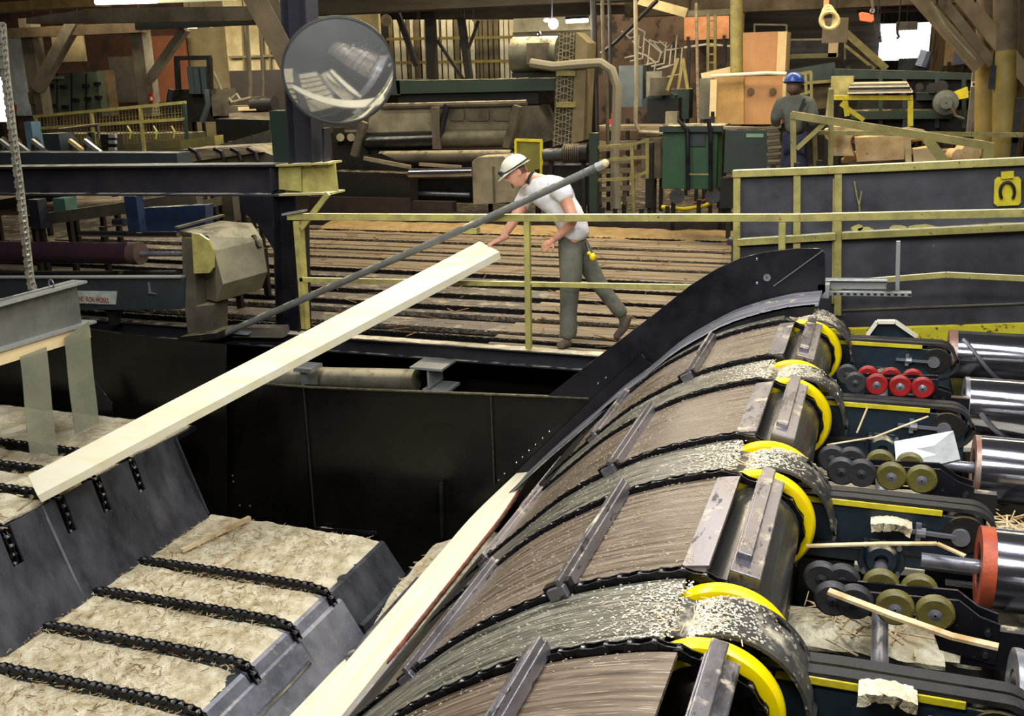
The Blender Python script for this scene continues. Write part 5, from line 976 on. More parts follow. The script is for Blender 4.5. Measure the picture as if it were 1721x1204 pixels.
# big motor and mesh guard
mo = T('electric_motor', 'big grey-green electric motor on top of the edger', 'motor', 900, 125, 16.4)
MB().cyl(P(864, 93, Y=16.5), P(940, 92, Y=16.5), .29, 24).build('motor_body', mat('motor_grey_green', '5a5a48', '47473a', .6, .1, 3, dust=.4), mo, smooth=True); bx(885, 72, 918, 108, 16.1, .2, TAN, 'junction_box', mo); MB().lathe([(.02, -.01), (.04, -.01), (.04, .01), (.02, .01)], P(905, 57, Y=16.5), (0, 1, 0), 14).build('lifting_eye', BLK, mo); bx(860, 122, 945, 130, 16.3, .6, DRK, 'motor_base', mo)
tb([(892, 106), (930, 112), (975, 108), (1010, 106), (1028, 118), (1037, 145), (1036, 200), (1033, 262), (1036, 350)], 15.9, .075, mat('ribbed_conduit', '857f68', '6a6450', .6, 0, 40, (1, 1, 8), bump=.4), 'flexible_conduit', label='thick ribbed conduit arching from the big motor down to the floor', cat='conduit')
mg = T('mesh_drive_guard', 'tall beige mesh drive guard with yellow bars beside the big motor', 'guard', 958, 245, 16.0)
pgn([(938, 55), (968, 54), (960, 240), (928, 245)], 16.0, .02, mat('mesh_backing', '4a442e', '39341f', .8), 'backing', mg); mb = MB()
for k in range(16): mb.bar(P(938-k*.6, 56+k*12, Y=15.97), P(967-k*.5, 66+k*12, Y=15.97), .012, .012); mb.bar(P(967-k*.5, 56+k*12, Y=15.97), P(938-k*.6, 66+k*12, Y=15.97), .012, .012)
for k in range(5): mb.bar(P(941+k*6, 55, Y=15.965), P(931+k*6, 244, Y=15.965), .01, .01)
mb.build('wire_mesh', BEI, mg); pgn([(968, 54), (988, 72), (985, 120), (980, 236), (960, 242)], 15.95, .5, mat('beige_side_panel', '75694a', '625739', .8, 0, 3), 'side_panel', mg)
for y in (123, 176): ln((936, y), (968, y), 15.93, .08, YLD, 'cross_bar', mg)
yb2 = T('yellow_panel_guard', 'yellow framed panel standing behind the hard hat', 'guard', 888, 290, 15.7); bx(866, 234, 911, 292, 15.7, .04, mat('olive_yellow_panel', '7c7830', '68652a', .7), 'panel', yb2)
for a, b in (((866, 235), (911, 237)), ((867, 235), (867, 290)), ((910, 237), (910, 292))): ln(a, b, 15.68, .04, YST, 'frame_bar', yb2)
m2 = T('gear_motor', 'finned dark gear motor beside the yellow panel', 'motor', 950, 290, 15.4)
MB().cyl(P(948, 258, Y=15.4), P(978, 257, Y=15.4), .14, 20).build('motor_body', DRK, m2, smooth=True); MB().cyl(P(914, 261, Y=15.4), P(948, 259, Y=15.4), .10, 16).build('gearbox', TEAL, m2, smooth=True); MB().cyl(P(978, 257, Y=15.4), P(989, 257, Y=15.4), .155, 20).build('fan_cover', DRK2, m2, smooth=True)
for k in range(8): MB().lathe([(.13, -.004), (.155, -.004), (.155, .004), (.13, .004)], P(951+k*3.4, 258, Y=15.4), (1, 0, 0), 20).build('cooling_fin', TAN, m2)
bx(912, 278, 992, 345, 15.6, .5, DRK2, 'motor_plinth', label='black plinth under the finned gear motor', cat='plinth')
bx(990, 224, 1003, 362, 15.3, .15, GRN, 'green_post', label='dark green post right of the walking worker', cat='post')
pgn([(1003, 238), (1070, 236), (1070, 252), (1003, 255)], 17, .3, WTAN, 'lumber_rack', label='pale boards racked behind the yellow stand', cat='boards')
# yellow stand
ys_ = T('yellow_stand', 'small yellow tubular stand right of the green post', 'stand', 1045, 358, 15.4)
for a, b in (((1003, 248), (1062, 243)), ((1062, 243), (1090, 235)), ((1003, 303), (1062, 300)), ((1062, 300), (1088, 288)), ((1062, 243), (1066, 358)), ((1088, 236), (1088, 300)), ((1025, 268), (1088, 264))): ln(a, b, 15.4, .045, YLD, 'stand_bar', ys_)
for k, (y, x1) in enumerate(((272, 1060), (288, 1070), (318, 1060), (336, 1065))): ln((1005, y), (x1, y-2), 15.9+k*.1, .08, WTAN, 'stacked_board', h=.03, label='pale board stacked behind the yellow stand, number %s from the top' % ('one', 'two', 'three', 'four')[k], cat='board', group='boards behind the yellow stand')
for x in (1008, 1050): ln((x, 262), (x, 352), 16.2, .06, TAN, 'rack_post', label=('left' if x == 1008 else 'right')+' dusty post of the rack behind the yellow stand', cat='post')
bx(1085, 240, 1096, 350, 15.8, .15, DRK, 'dark_post', label='dark post left of the green cabinets', cat='post')
# cables and pipes hanging
for i, (pix, r, m, lab) in enumerate((([(997, 0), (1000, 110), (1002, 225)], .05, DRK, 'leftmost dark hanging cable right of the mesh drive guard'), ([(1012, 0), (1014, 90), (1020, 150), (1022, 250)], .03, TAN, 'second dusty cable, curving slightly'), ([(1024, 0), (1026, 110), (1024, 200)], .03, DRK, 'third dark cable before the arched conduit'), ([(1068, 0), (1070, 150), (1068, 205), (1075, 222), (1110, 224), (1215, 223)], .035, BEI, 'long cream pipe bending above the green cabinets'), ([(1170, 5), (1172, 120), (1174, 208)], .025, WTAN, 'thin pale upright pole left of the plywood boxes'), ([(1105, 0), (1075, 30), (1035, 70), (1010, 90)], .035, DRK2, 'dark cable slanting down to the hanging cables'))): tb(pix, 16.6+.1*i, r, m, 'hanging_cable', label=lab, cat='cable')
# far bright boarded wall
cw = T('pale_board_wall', 'sunlit pale vertical board screen behind the edger', 'board wall', 790, 140, 22)
PB = mat('painted_lit_boards', 'd5cfb4', 'b3ac8f', .8, 0, 2, chips='7c745a', chipamt=.2); PB2 = mat('painted_shaded_boards', '6d6248', '4f4734', .8)  # light and shade put into two board colours
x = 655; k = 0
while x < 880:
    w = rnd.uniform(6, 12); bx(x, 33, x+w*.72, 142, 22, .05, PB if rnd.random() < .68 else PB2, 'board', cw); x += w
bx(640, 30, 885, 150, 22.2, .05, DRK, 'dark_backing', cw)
for y in (62, 102): ln((650, y+4), (880, y), 21.9, .06, mat('ochre_rail', '8a7a3c', '6d602f', .7), 'rail', cw)
bx(863, 28, 995, 52, 21.5, .05, mat('painted_haze_pale', 'c9c4ac', 'a49e84', .7), 'painted_haze_sheet', label='pale sheet coloured as window haze behind the bright lamp', cat='sheet'); bx(862, 52, 1000, 100, 21.6, .05, mat('painted_haze_grey', '7f7a66', '625d4b', .8, 0, 2), 'painted_haze_panel', label='grey panel with haze in its colour behind the big motor', cat='panel')  # window haze put into these two flat colours
bl_ = T('bulb_lamp', 'bright bare bulb lamp above the big motor', 'lamp', 928, 40, 17); MB().ell(P(930, 40, Y=17), (.085, .085, .085), 14, 10).build('bulb', mat('bulb_glow', 'ffffff', emit=30), bl_, smooth=True); MB().ell(P(919, 34, Y=17), (.05, .05, .03), 12, 8).build('second_bulb', mat('bulb_glow', 'ffffff'), bl_, smooth=True); tb([(928, -10), (928, 34)], 17, .015, BLK, 'cord', bl_)
l = bpy.data.lights.new('bulb_light', 'POINT'); l.energy = 160; l.color = (1, .93, .8); l.shadow_soft_size = .1; o = bpy.data.objects.new('bulb_light', l); COL.objects.link(o); o.parent = bl_; o.location = (0, -.2, -.05)
lamp(952, 36, 988, 34, 20.5, 'pale tube right of the bare bulb', .04, TUBE, 30)
dp = T('round_wall_fan', 'small round pale disc on the wall right of the mirror', 'disc', 650, 34, 21); MB().lathe([(.01, 0), (.12, 0), (.13, .04), (.01, .05)], P(650, 34, Y=21), (0, -1, 0), 20).build('disc', BEI, dp, smooth=True)
for i, (a, b, w, lab) in enumerate((((722, 0), (728, 140), .18, 'thick dark post in front of the pale board screen'), ((662, 5), (700, 110), .10, 'leaning dark strut left of the thick dark post'), ((775, 30), (790, 140), .13, 'dark strut right of the thick post'), ((735, 68), (782, 138), .06, 'thin slanting bar between the dark posts'), ((804, 35), (788, 80), .05, 'short hooked bar high beside the dark strut'))): ln(a, b, 19.5, w, DRK, 'dark_strut', label=lab, cat='strut')
# roof mass
bx(500, -40, 1100, 12, 18.5, .6, mat('roof_dark_timber', '3a3222', '2b2418', .9, 0, 1, (1, 4, 6), bump=.2), 'roof_beam', label='dark roof beam across the top of the picture', cat='beam'); pgn([(700, 10), (1050, 8), (1050, 22), (860, 30), (700, 32)], 19.5, .4, mat('roof_dark_timber', '3a3222'), 'roof_truss', label='dark roof truss above the pale board screen', cat='beam')
bx(1050, -30, 1730, 14, 20.5, .5, BRNW, 'roof_beam', label='brown roof beam along the top right', cat='beam'); bx(1150, 16, 1240, 26, 20, .3, mat('pale_duct', '8a8366', '6c6650', .7), 'duct', label='pale horizontal duct left of the yellow round column', cat='duct'); ln((1075, 0), (1155, 22), 18, .15, mat('pale_yellow_plank', 'b5a676', '94865c', .8), 'raised_plank', label='pale plank tilted under the roof in the middle', cat='plank')
bx(1440, 14, 1560, 20, 21, .3, mat('dark_red_beam', '4c2c22', '3a221b', .8), 'red_beam', label='dark red roof beam above the bright doorway', cat='beam')
struct(MB().box(P(1000, 60, Y=24).x, P(1250, 60, Y=24).x, 24, 24.1, -.1, 6.5), 'wall_cable_room', mat('reddish_back_wall', '5d4838', '43352a', .85, 0, 1.5, chips='2b2420', chipamt=.3, chipscale=3))
# cluttered machine group in the middle distance
cl = T('saw_head_machine', 'dark green saw machine with looping grey hoses in the middle distance', 'machine', 1110, 210, 18)
bx(1040, 110, 1080, 180, 18.3, .5, mat('grey_blue_box', '4c5654', '3f4745', .6), 'cabinet', cl); bx(1086, 120, 1112, 185, 18, .3, mat('grey_duct', '77725f', '5d594a', .6), 'duct', cl); pgn([(1078, 168), (1112, 150), (1135, 160), (1130, 178), (1082, 186)], 17.8, .4, TEAL, 'hood', cl); bx(1088, 165, 1140, 212, 17.7, .5, DRK2, 'body', cl); MB().cyl(P(1110, 130, Y=17.6), P(1110, 160, Y=17.6), .18, 16).build('motor', TAN, cl, smooth=True); bx(1120, 150, 1158, 200, 18, .4, GRN, 'side_box', cl); bx(1118, 188, 1138, 212, 17.5, .2, BEI, 'small_box', cl)
bx(1020, 192, 1032, 212, 17.4, .2, mat('sign_red_bright', 'b5291f'), 'red_can', label='small red can on the bench', cat='can')
for k in range(9):
    x = 1045+k*9; y = 70+rnd.uniform(-20, 20); tb([(x, y), (x+14, y+rnd.uniform(-14, 20)), (x+30, y+rnd.uniform(-10, 30)), (x+26, y+40), (x+5, y+45)], 18.6, .018, mat('grey_hose', '8d8674', '6e6858', .6), 'hose', cl)
for a, b in (((1148, 100), (1140, 150)), ((1140, 98), (1122, 152)), ((1148, 98), (1156, 150))): ln(a, b, 17.2, .05, YLD, 'yellow_leg', cl)
bx(1000, 212, 1112, 220, 17, .6, WTAN, 'work_bench', label='pale workbench edge behind the yellow stand', cat='bench')
bx(1078, 232, 1110, 300, 17, .4, TAN, 'dusty_crate', label='dusty crate below the workbench', cat='crate')
# green cabinets
g1 = T('green_cabinet', 'bright green steel cabinet with dark pipes in front', 'cabinet', 1160, 320, 14.6); bx(1113, 222, 1205, 318, 14.6, .5, GRNB, 'cabinet_body', g1, .01); bx(1108, 212, 1215, 222, 14.5, .7, GRN, 'cabinet_top', g1); bx(1158, 226, 1185, 246, 14.57, .03, TEAL, 'grey_panel', g1)
tb([(1140, 202), (1155, 218), (1156, 320)], 14.4, .03, BLK, 'pipe_frame', g1); tb([(1190, 202), (1194, 218), (1194, 320)], 14.4, .03, BLK, 'pipe_frame', g1); ln((1156, 293), (1194, 293), 14.4, .02, YLD, 'cross_bar', g1)
for x in (1138, 1198): MB().cyl(P(x, 330, Y=14.4), P(x, 330, Y=14.55), .11, 18).build('caster', DRK, g1, smooth=True)
g2 = T('green_cabinet', 'dark green cabinet with a pale name plate, left of the person in blue hard hat', 'cabinet', 1256, 290, 14.2); bx(1217, 218, 1293, 292, 14.2, .5, GRN, 'cabinet_body', g2, .01); bx(1254, 225, 1283, 231, 14.18, .02, mat('pale_green_plate', '7f9a7c'), 'name_plate', g2); bx(1210, 300, 1240, 350, 14.4, .3, DRK2, 'stand', g2)
st_ = T('stick_stack', 'stack of rough sticks beside the dark green cabinet', 'sticks', 1302, 285, 14.2)
for k in range(13): ln((1290+rnd.uniform(-2, 1), 215+k*5.6), (1311+rnd.uniform(-2, 2), 213+k*5.6), 14.1, .035, TAN if k % 2 else WTAN, 'stick', st_)
for k in range(7): ln((1216, 215.5-k*.35), (1296, 215+k*.12), 14.22+k*.06, .03, WTAN, 'loose_stick', label='loose stick lying on top of the dark green cabinet', cat='stick', group='sticks on the green cabinet')
# plywood boxes
px_ = T('plywood_box', 'tall orange plywood box with pale edge, the upper one', 'box', 1283, 125, 18.5); bx(1245, 54, 1306, 124, 18.5, 1.0, PLY, 'box_body', px_); bx(1306, 53, 1321, 124, 18.45, .8, PLYE, 'pale_edge', px_)
px_ = T('plywood_box', 'large orange plywood box with two handholes behind the person in blue hard hat', 'box', 1285, 208, 17.5); bx(1250, 129, 1315, 209, 17.5, 1.0, PLY, 'box_body', px_); bx(1315, 129, 1321, 170, 17.48, .9, PLYE, 'pale_edge', px_)
for x in (1262, 1299): MB().cyl(P(x, 154, Y=17.47), P(x, 154, Y=17.49), .06, 14).build('handhole', BRNW, px_)
px_ = T('plywood_box', 'pale tan plywood box left of the one with handholes', 'box', 1222, 208, 17.4); pgn([(1193, 136), (1204, 131), (1250, 130), (1250, 209), (1200, 209)], 17.4, .8, mat('plywood_tan', 'b48f56', '9d7a44', .7), 'box_body', px_)
bx(1175, 132, 1196, 200, 17.6, .6, mat('grey_cabinet', '6e6e5e', '5b5b4c', .6), 'grey_cabinet', label='slim grey cabinet left of the plywood boxes', cat='cabinet'); bx(1193, 134, 1204, 196, 17.2, .1, PLYE, 'pale_door', label='narrow pale board on the plywood box corner', cat='board')
tb([(1195, 128), (1290, 123), (1322, 124)], 17.3, .03, WHT, 'pale_batten', label='pale batten lying between the two plywood boxes', cat='batten')
yc = T('round_yellow_column', 'yellow round column rising left of the upper plywood box', 'column', 1238, 130, 17.9); MB().cyl(P(1238, 130, Y=17.9), P(1238, -30, Y=17.9), .105, 18).build('column_body', YLD, yc, smooth=True)
lad = T('yellow_ladder', 'yellow ladder left of the round column', 'ladder', 1202, 130, 19.5)
for x in (1190, 1202): ln((x, 25), (x, 128), 19.5, .05, YLD, 'rail', lad)
for y in range(35, 125, 14): ln((1190, y), (1202, y), 19.5, .03, YLD, 'rung', lad)
pgn([(1150, 25), (1225, 25), (1225, 65), (1150, 68)], 23.5, .05, mat('warm_orange_panel', 'c98e62', 'a87048', .8), 'warm_panel', label='warm orange panel behind the yellow ladder', cat='panel')  # plain orange colour, lightly mottled
tb([(1150, 80), (1190, 74), (1228, 78)], 19.8, .02, WHT, 'white_rail', label='white rail crossing behind the ladder', cat='rail')
ln((1180, 130), (1232, 118), 18.6, .14, PLYE, 'tilted_board', label='pale tilted board under the ladder', cat='board')
# ---- right bay
sd_ = T('sloping_yellow_rail', 'dull yellow railing that slopes down to the right above the framed panel', 'railing', 1500, 275, 11.8)
ln((1330, 193), (1667, 246), 11.8, .08, YLD, 'top_rail', sd_); ln((1333, 190), (1334, 285), 11.8, .06, YLD, 'post', sd_); ln((1339, 250), (1390, 203), 11.8, .05, YLD, 'brace', sd_); ln((1662, 240), (1660, 275), 11.8, .1, YLD, 'post', sd_); ln((1557, 232), (1590, 275), 11.8, .1, YLD, 'brace', sd_)
sd2 = T('level_yellow_rail', 'thin yellow rail behind the sloping railing', 'railing', 1500, 225, 13.0); ln((1375, 223), (1720, 227), 13.0, .05, YLD, 'rail', sd2); ln((1397, 150), (1396, 278), 13.0, .06, YLD, 'post', sd2); ln((1369, 225), (1371, 280), 13.0, .05, YLD, 'post', sd2)
fw = T('firewood_pile', 'pile of pale split slabs and offcuts behind the yellow railing', 'wood pile', 1480, 275, 13.6)
for k in range(30):
    x = rnd.uniform(1385, 1565); y = rnd.uniform(215, 272); l_ = rnd.uniform(18, 55); h_ = rnd.uniform(5, 13); s_ = rnd.uniform(-4, 4); Yk = 13.5+rnd.uniform(0, .8)
    pgn([(x, y), (x+l_*.3, y-rnd.uniform(1, 4)), (x+l_, y+s_), (x+l_+2, y+s_+h_*.6), (x+l_*.6, y+s_+h_), (x+2, y+h_)], Yk, .3, (WTAN, PLYE, mat('pale_split_wood', 'd1b684', 'b89664', .8, 0, 6, chips='8a6238', chipamt=.2))[k % 3], 'split_slab', fw)
pgn([(1400, 213), (1438, 214), (1428, 240), (1436, 262), (1400, 262)], 13.3, .25, MC['pale_split_wood'], 'split_slab', fw); pgn([(1436, 232), (1520, 226), (1520, 268), (1440, 272)], 13.3, .3, MC['pale_split_wood'], 'split_slab', fw); pgn([(1519, 228), (1531, 232), (1532, 273), (1522, 274)], 13.2, .3, PLYE, 'split_slab', fw); pgn([(1534, 252), (1562, 248), (1578, 270), (1536, 273)], 13.2, .3, PLYE, 'split_slab', fw)
for i, (x, y, r_) in enumerate(((1633, 256, 16), (1612, 262, 12))):
    t = T('log_end', 'short round log lying at the foot of the yellow columns, %s one' % ('larger' if i == 0 else 'smaller'), 'log', x, y+10, 13.4); MB().cyl(P(x, y, Y=13.3), P(x-14, y-2, Y=13.9), .11 if i == 0 else .08, 18).build('log_body', MC['pale_split_wood'], t, smooth=True)
yt = T('yellow_table', 'yellow steel table carrying a stack of boards', 'table', 1470, 215, 15.2)
ln((1400, 164), (1534, 164), 15.2, .06, YST, 'table_beam', yt, h=.11); ln((1530, 165), (1530, 212), 15.2, .07, YST, 'leg', yt); ln((1420, 165), (1424, 195), 15.2, .07, YST, 'leg', yt); ln((1413, 174), (1452, 202), 15.2, .06, YST, 'brace', yt); bx(1396, 128, 1434, 160, 15.4, .08, YEL, 'side_frame', yt); ln((1396, 148), (1390, 200), 15.1, .05, YEL, 'rail', yt)
for k in range(5): bx(1424+k, 154-k*3.4, 1534-k*2, 157-k*3.4, 15.0, 1.2, (WHT, BEI, DRK)[k % 3], 'sheet_board', label='board stacked on the yellow table, number %s from the bottom' % ('one', 'two', 'three', 'four', 'five')[k], cat='board', group='boards on the yellow table')
gm = T('green_conveyor', 'dark green sloping conveyor side behind the person in blue hard hat', 'conveyor', 1360, 170, 18.5); pgn([(1322, 118), (1402, 104), (1404, 136), (1322, 146)], 18.5, .3, GRN, 'side', gm); pgn([(1330, 146), (1398, 137), (1398, 180), (1330, 190)], 18.6, .3, mat('brown_panel', '55492c', '453a23', .8), 'lower_panel', gm); ln((1322, 142), (1400, 136), 18.4, .05, YLD, 'rail', gm)
yr = T('yellow_gate_rail', 'yellow bars beside the blue hard hat', 'railing', 1355, 165, 15.5)
for a, b in (((1343, 124), (1364, 121)), ((1354, 122), (1355, 165)), ((1363, 121), (1364, 168)), ((1345, 160), (1364, 153))): ln(a, b, 15.5, .04, YLD, 'bar', yr)
mz = T('mezzanine', 'dark mezzanine platform with thin rails behind the plywood boxes', 'platform', 1370, 98, 21); bx(1322, 90, 1406, 98, 21, 1.5, mat('pale_green_edge', '7d7a52', '666343', .8), 'deck_edge', mz); bx(1322, 68, 1392, 90, 21.5, .3, DRK2, 'dark_opening', mz); bx(1392, 70, 1408, 96, 21, .3, PLYE, 'pale_panel', mz)
for a, b in (((1268, 40), (1268, 55)), ((1268, 41), (1322, 42)), ((1322, 42), (1322, 68)), ((1322, 67), (1390, 66)), ((1420, 55), (1420, 100))): ln(a, b, 20.9, .035, BEI, 'thin_rail', mz)
for i, (a, b) in enumerate((((1422, 55), (1490, 116)), ((1420, 76), (1470, 116)))): ln(a, b, 19.8, .12 if i == 0 else .05, YLD, 'stair_stringer', label=('upper broad' if i == 0 else 'lower thin')+' dull yellow stair stringer left of the bright doorway', cat='stair')
struct(MB().box(P(1478, 70, Y=26).x, P(1564, 70, Y=26).x, 26, 26.05, P(1520, 101, Y=26).z, P(1520, 39, Y=26).z), 'window_2', mat('daylight_curtain', 'f4f7ff', emit=2.6))
dr = T('strip_curtain', 'translucent strip curtain hanging in the bright doorway', 'curtain', 1520, 101, 25.8)
for k in range(13): x = 1479+k*6.6; pgn([(x, 39), (x+5.6, 39), (x+5.8+rnd.uniform(-.5, .5), 98+rnd.uniform(0, 5)), (x+.3, 100+rnd.uniform(0, 4))], 25.8, .02, mat('curtain_strip', 'dfe3ee', 'c9c6c4', .4, 0, 2, alpha=.5), 'strip', dr)
bx(1506, 36, 1542, 50, 25, .3, mat('grey_motor_box', '6c6a60', '55534a', .7), 'door_motor', label='grey door motor at the top of the bright doorway', cat='motor')
struct(MB().box(P(1564, 60, Y=25).x, P(1740, 60, Y=25).x, 25, 25.1, -.1, 6.5), 'wall_right_bay', mat('brown_right_wall', '5a4a30', '43361f', .85, 0, 1, (4, 1, .4), chips='2a2216', chipamt=.3, chipscale=3))
struct(MB().box(P(1240, 60, Y=26.2).x, P(1478, 60, Y=26.2).x, 26.2, 26.3, -.1, 6.5), 'wall_right_back', mat('dark_siding', '2f2b24', '221f1a', .85, 0, 1, (.5, 1, 8)))
bx(1510, 98, 1562, 122, 23, .8, DRK2, 'dark_bin', label='dark bin below the bright doorway', cat='bin'); tb([(1558, 86), (1548, 112)], 22.8, .12, mat('pale_blue_sack', '8d97b0', '747d95', .7), 'pale_blue_roll', label='pale blue roll leaning on the dark bin', cat='roll')
bx(1588, 60, 1628, 110, 24.8, .05, mat('pale_wood_frame', 'a58a5e', '8a7048', .8), 'wooden_panel', label='pale wooden panel right of the bright doorway', cat='panel'); bx(1603, 76, 1626, 108, 24.7, .04, mat('grey_glass', '5c6474', '4b5260', .3), 'window_3', kind='structure')
tm = T('transfer_machine', 'long dark green transfer machine behind the yellow table', 'machine', 1570, 205, 17.8)
pgn([(1402, 116), (1560, 120), (1640, 124), (1640, 134), (1402, 132)], 18.2, .6, GRN, 'top_rail', tm); bx(1430, 132, 1640, 156, 18.4, .5, DRK, 'upper_bed', tm); bx(1540, 156, 1640, 168, 17.8, .6, GRN, 'mid_rail', tm); bx(1440, 168, 1640, 186, 18.2, .6, DRK2, 'chain_case', tm); bx(1430, 186, 1600, 200, 17.6, .6, GRN, 'lower_rail', tm); bx(1440, 200, 1640, 222, 18, .6, DRK2, 'base', tm)
for x in (1480, 1520, 1575, 1620): ln((x, 122), (x, 215), 17.7, .06, GRN, 'upright', tm)
MB().lathe([(.01, -.08), (.09, -.08), (.10, -.02), (.18, 0), (.19, .15), (.01, .15)], P(1590, 173, Y=17.2), (0, 1, 0), 24).build('drive_motor', mat('grey_motor', '6d7069', '55584f', .5, .2), tm, smooth=True); pgn([(1590, 160), (1626, 146), (1628, 164), (1600, 170)], 17.3, .15, YST, 'belt_guard', tm); tb([(1598, 180), (1606, 195), (1620, 200)], 17.1, .02, TAN, 'cable', tm)
for x, y, r_ in ((1566, 148, .08), (1582, 146, .1), (1545, 146, .06)): MB().cyl(P(x, y, Y=17.6), P(x, y, Y=17.8), r_, 14).build('valve', DRK, tm, smooth=True)
# round yellow columns and brown braces
for i, (x, yt_, yb_, Y, r_, lab) in enumerate(((1654, 60, 262, 14.2, .125, 'left of the two thick yellow round columns'), (1688, 60, 268, 13.4, .135, 'right one of the two thick yellow round columns'))):
    t = T('round_yellow_column', lab, 'column', x, yb_, Y); MB().cyl(P(x, yb_+6, Y=Y), P(x+(2 if i else 4), 84, Y=Y), r_, 22).build('column_body', mat('ochre_round_column', '8f7c3c', '73622c', .6, 0, 3, bump=.15), t, smooth=True); MB().cyl(P(x+(2 if i else 4), 84, Y=Y), P(x+(4 if i else 8), -40, Y=Y), r_*1.02, 22).build('upper_column', BRNW, t, smooth=True)
bx(1696, -20, 1721, 232, 13.9, .06, BRNW, 'dark_timber', label='dark timber post at the right edge', cat='post'); bx(1704, 165, 1716, 240, 13.2, .1, DRK, 'pipe_bundle', label='dark pipe beside the right yellow column', cat='pipe')
for i, (a, b, w, lab) in enumerate((((1536, -12), (1646, 114), .16, 'left brown timber brace at the upper right'), ((1572, -14), (1668, 108), .11, 'middle brown timber brace at the upper right'), ((1608, -16), (1735, 142), .17, 'right brown timber brace reaching the picture edge'))): ln(a, b, 13.6-.1*i, w, BRNW if i == 1 else mat('ochre_timber', '7d6a46', '65553a', .75, 0, 2.5, dust=.2, bump=.2), 'timber_brace', label=lab, cat='brace')
tb([(1564, 4), (1590, 45), (1640, 100)], 13.3, .015, BEI, 'thin_conduit', label='thin pale conduit running along the middle timber brace', cat='conduit')
bx(1663, 110, 1672, 150, 13.3, .08, BLK, 'black_hose_bundle', label='black hose bundle hanging between the yellow columns', cat='hose')
bx(1630, 120, 1640, 222, 14.6, .15, OLDW, 'grey_post', label='grey post just left of the yellow round columns', cat='post')
c = bx(1633, 137, 1641, 146, 14.3, .05, WHT, 'outlet_box', label='small white outlet box on the grey post', cat='outlet'); bx(1635, 139, 1638, 144, 14.29, .02, DRK, 'socket', c)
# hanging things
cb = T('hanging_hose_coil', 'coil of cream hose hanging from the roof', 'hose', 1392, 30, 16.5)
for k in range(3): MB().tube([P(1392+(10+k*2.5)*math.cos(t)+k, 30+(20-k*3)*math.sin(t)+k*2, Y=16.5-.03*k) for t in [j*math.pi/14 for j in range(29)]], .03, 6).build('hose_loop', mat('cream_hose_rubber', 'c7b780', 'a89a68', .6), cb, smooth=True)
bx(1384, -10, 1393, 26, 16.55, .05, PLY, 'wooden_hanger', cb); bx(1382, 30, 1425, 72, 17.5, .05, mat('grey_brown_board', '5b5240', '4a4232', .8), 'hanging_board', label='dim round-cornered board behind the hose coil', cat='board')
oc = T('pendant_control', 'orange pendant hoist hanging on a chain', 'hoist', 1456, 38, 16); pgn([(1443, 22), (1449, 20), (1468, 24), (1469, 34), (1465, 38), (1445, 35)], 16, .12, mat('orange_plastic', 'd8673a', 'bf5228', .5), 'hoist_body', oc, bevel=.01); tb([(1464, 22), (1467, 12), (1463, -15)], 16, .02, TAN, 'chain', oc); MB().lathe([(.02, -.01), (.035, -.01), (.035, .01), (.02, .01)], P(1466, 18, Y=16), (0, 1, 0), 12).build('hook_ring', STL, oc)
chain([P(1467, 30, Y=16.3), P(1475, 60, Y=16.3), P(1480, 70, Y=16.3), P(1476, 40, Y=16.3)], .06, .05, .04).build('hanging_chain', DRK, None, label='dark slack chain hanging beside the orange hoist', cat='chain')
mb = MB().tube([P(1509, 40, Y=18), P(1508, 55, Y=18), P(1511, 62, Y=18), P(1507, 65, Y=18)], .02, 6); mb.build('hanging_hook', DRK, None, label='small dark hook hanging before the bright doorway', cat='hook')
# floor hoses
tb([(1112, 348), (1150, 352), (1185, 346), (1215, 330), (1232, 322)], 15.25, .03, YST, 'yellow_hose', label='yellow hose lying on the floor below the green cabinets', cat='hose')
tb([(1165, 342), (1195, 334), (1200, 326), (1230, 330)], 15.3, .018, mat('red_hose', '8a3228', '70281f', .6), 'red_hose', label='thin red hose beside the yellow hose', cat='hose')

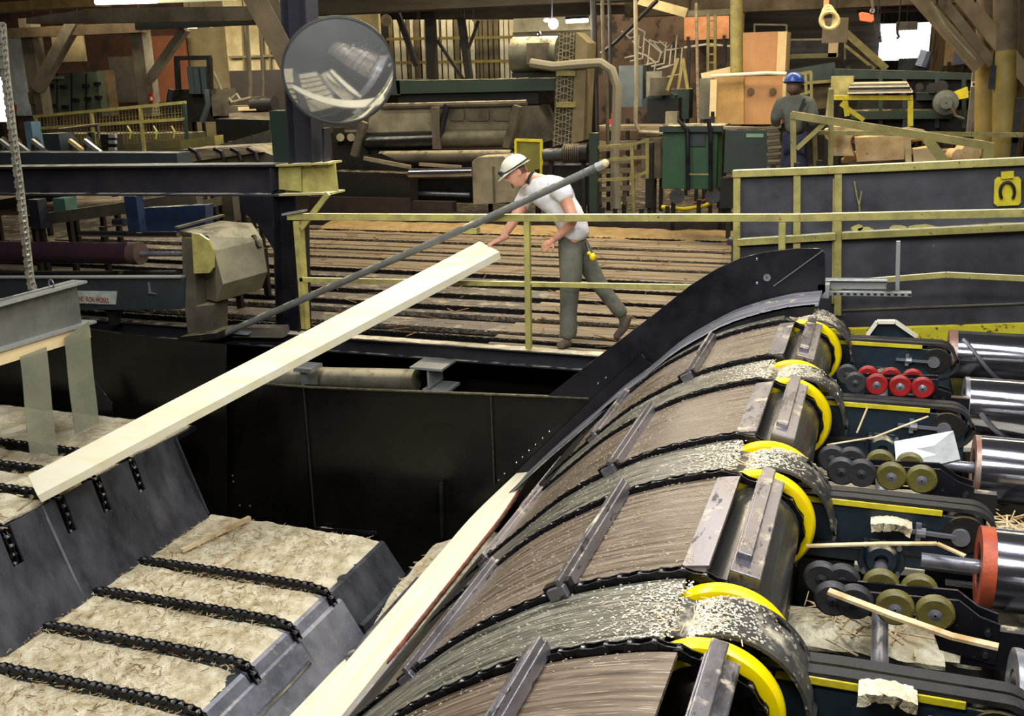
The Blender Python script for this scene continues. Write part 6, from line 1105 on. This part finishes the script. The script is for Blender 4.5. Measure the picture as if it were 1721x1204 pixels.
# ================================================================ legs to the floor and rods to the roof for what stands or hangs in the bays
def bounds(o):
    lo = Vector((1e9,)*3); hi = Vector((-1e9,)*3); st = [(o, Vector(o.location))]
    while st:
        q, off = st.pop()
        if q.type == 'MESH':
            for c in q.bound_box:
                v = Vector(c)+off
                for i in range(3): lo[i] = min(lo[i], v[i]); hi[i] = max(hi[i], v[i])
        for ch in KIDS.get(q.name, []): st.append((ch, off+Vector(ch.location)))
    return lo, hi
bpy.context.view_layer.update(); KIDS = {}
for o in bpy.data.objects:
    if o.parent: KIDS.setdefault(o.parent.name, []).append(o)
RESTS = {'loose_stick', 'stacked_board', 'sheet_board', 'loose_slab', 'push_button', 'small_box', 'red_can', 'pale_batten', 'timber_sill', 'fire_sign', 'outlet_box', 'person', 'teal_beam', 'wood_stick', 'plastic_strip', 'sawn_plank', 'grey_pipe', 'yellow_handrail', 'electric_motor', 'log_end', 'firewood_pile', 'white_board', 'knee_brace', 'lumber_rack', 'split_slab'}
HANG = {'conduit', 'hanging_cable', 'hanging_hose_coil', 'pendant_control', 'hanging_chain', 'hanging_hook', 'hanging_dusty_chain', 'fluorescent_lamp', 'bulb_lamp', 'timber_brace', 'dark_strut', 'thin_conduit', 'round_yellow_column', 'plywood_sheet', 'strip_curtain', 'duct', 'raised_plank', 'red_beam', 'roof_beam', 'roof_truss', 'timber_beam', 'steel_beam', 'hanging_board', 'door_motor', 'round_wall_fan', 'black_hose_bundle'}
for o in [q for q in bpy.data.objects if q.parent is None and q.type in ('MESH', 'EMPTY') and q.get('kind') is None]:
    base = o.name.split('.')[0]
    if base in RESTS: continue
    lo, hi = bounds(o)
    if lo.x > 1e8 or (lo.y < 9.0 and base not in ('hanging_dusty_chain',)): continue
    cy = (lo.y+hi.y)/2
    if base in HANG or lo.z > 3.2:
        if hi.z < 7.9 and base != 'round_yellow_column':
            xs = [(lo.x+hi.x)/2] if hi.x-lo.x < .5 else [lo.x+.08, hi.x-.08]
            for x in xs: MB().cyl((x, cy, hi.z-.02), (x, cy, 8.0), .012, 6).build('hanger_rod', DRK2, o)
    elif lo.z > .04:
        xs = [(lo.x+hi.x)/2] if hi.x-lo.x < .35 else [lo.x+.1, hi.x-.1]
        for x in xs: MB().box(x-.03, x+.03, hi.y-.1, hi.y-.04, -.01, lo.z+.08).build('support_leg', DRK, o)
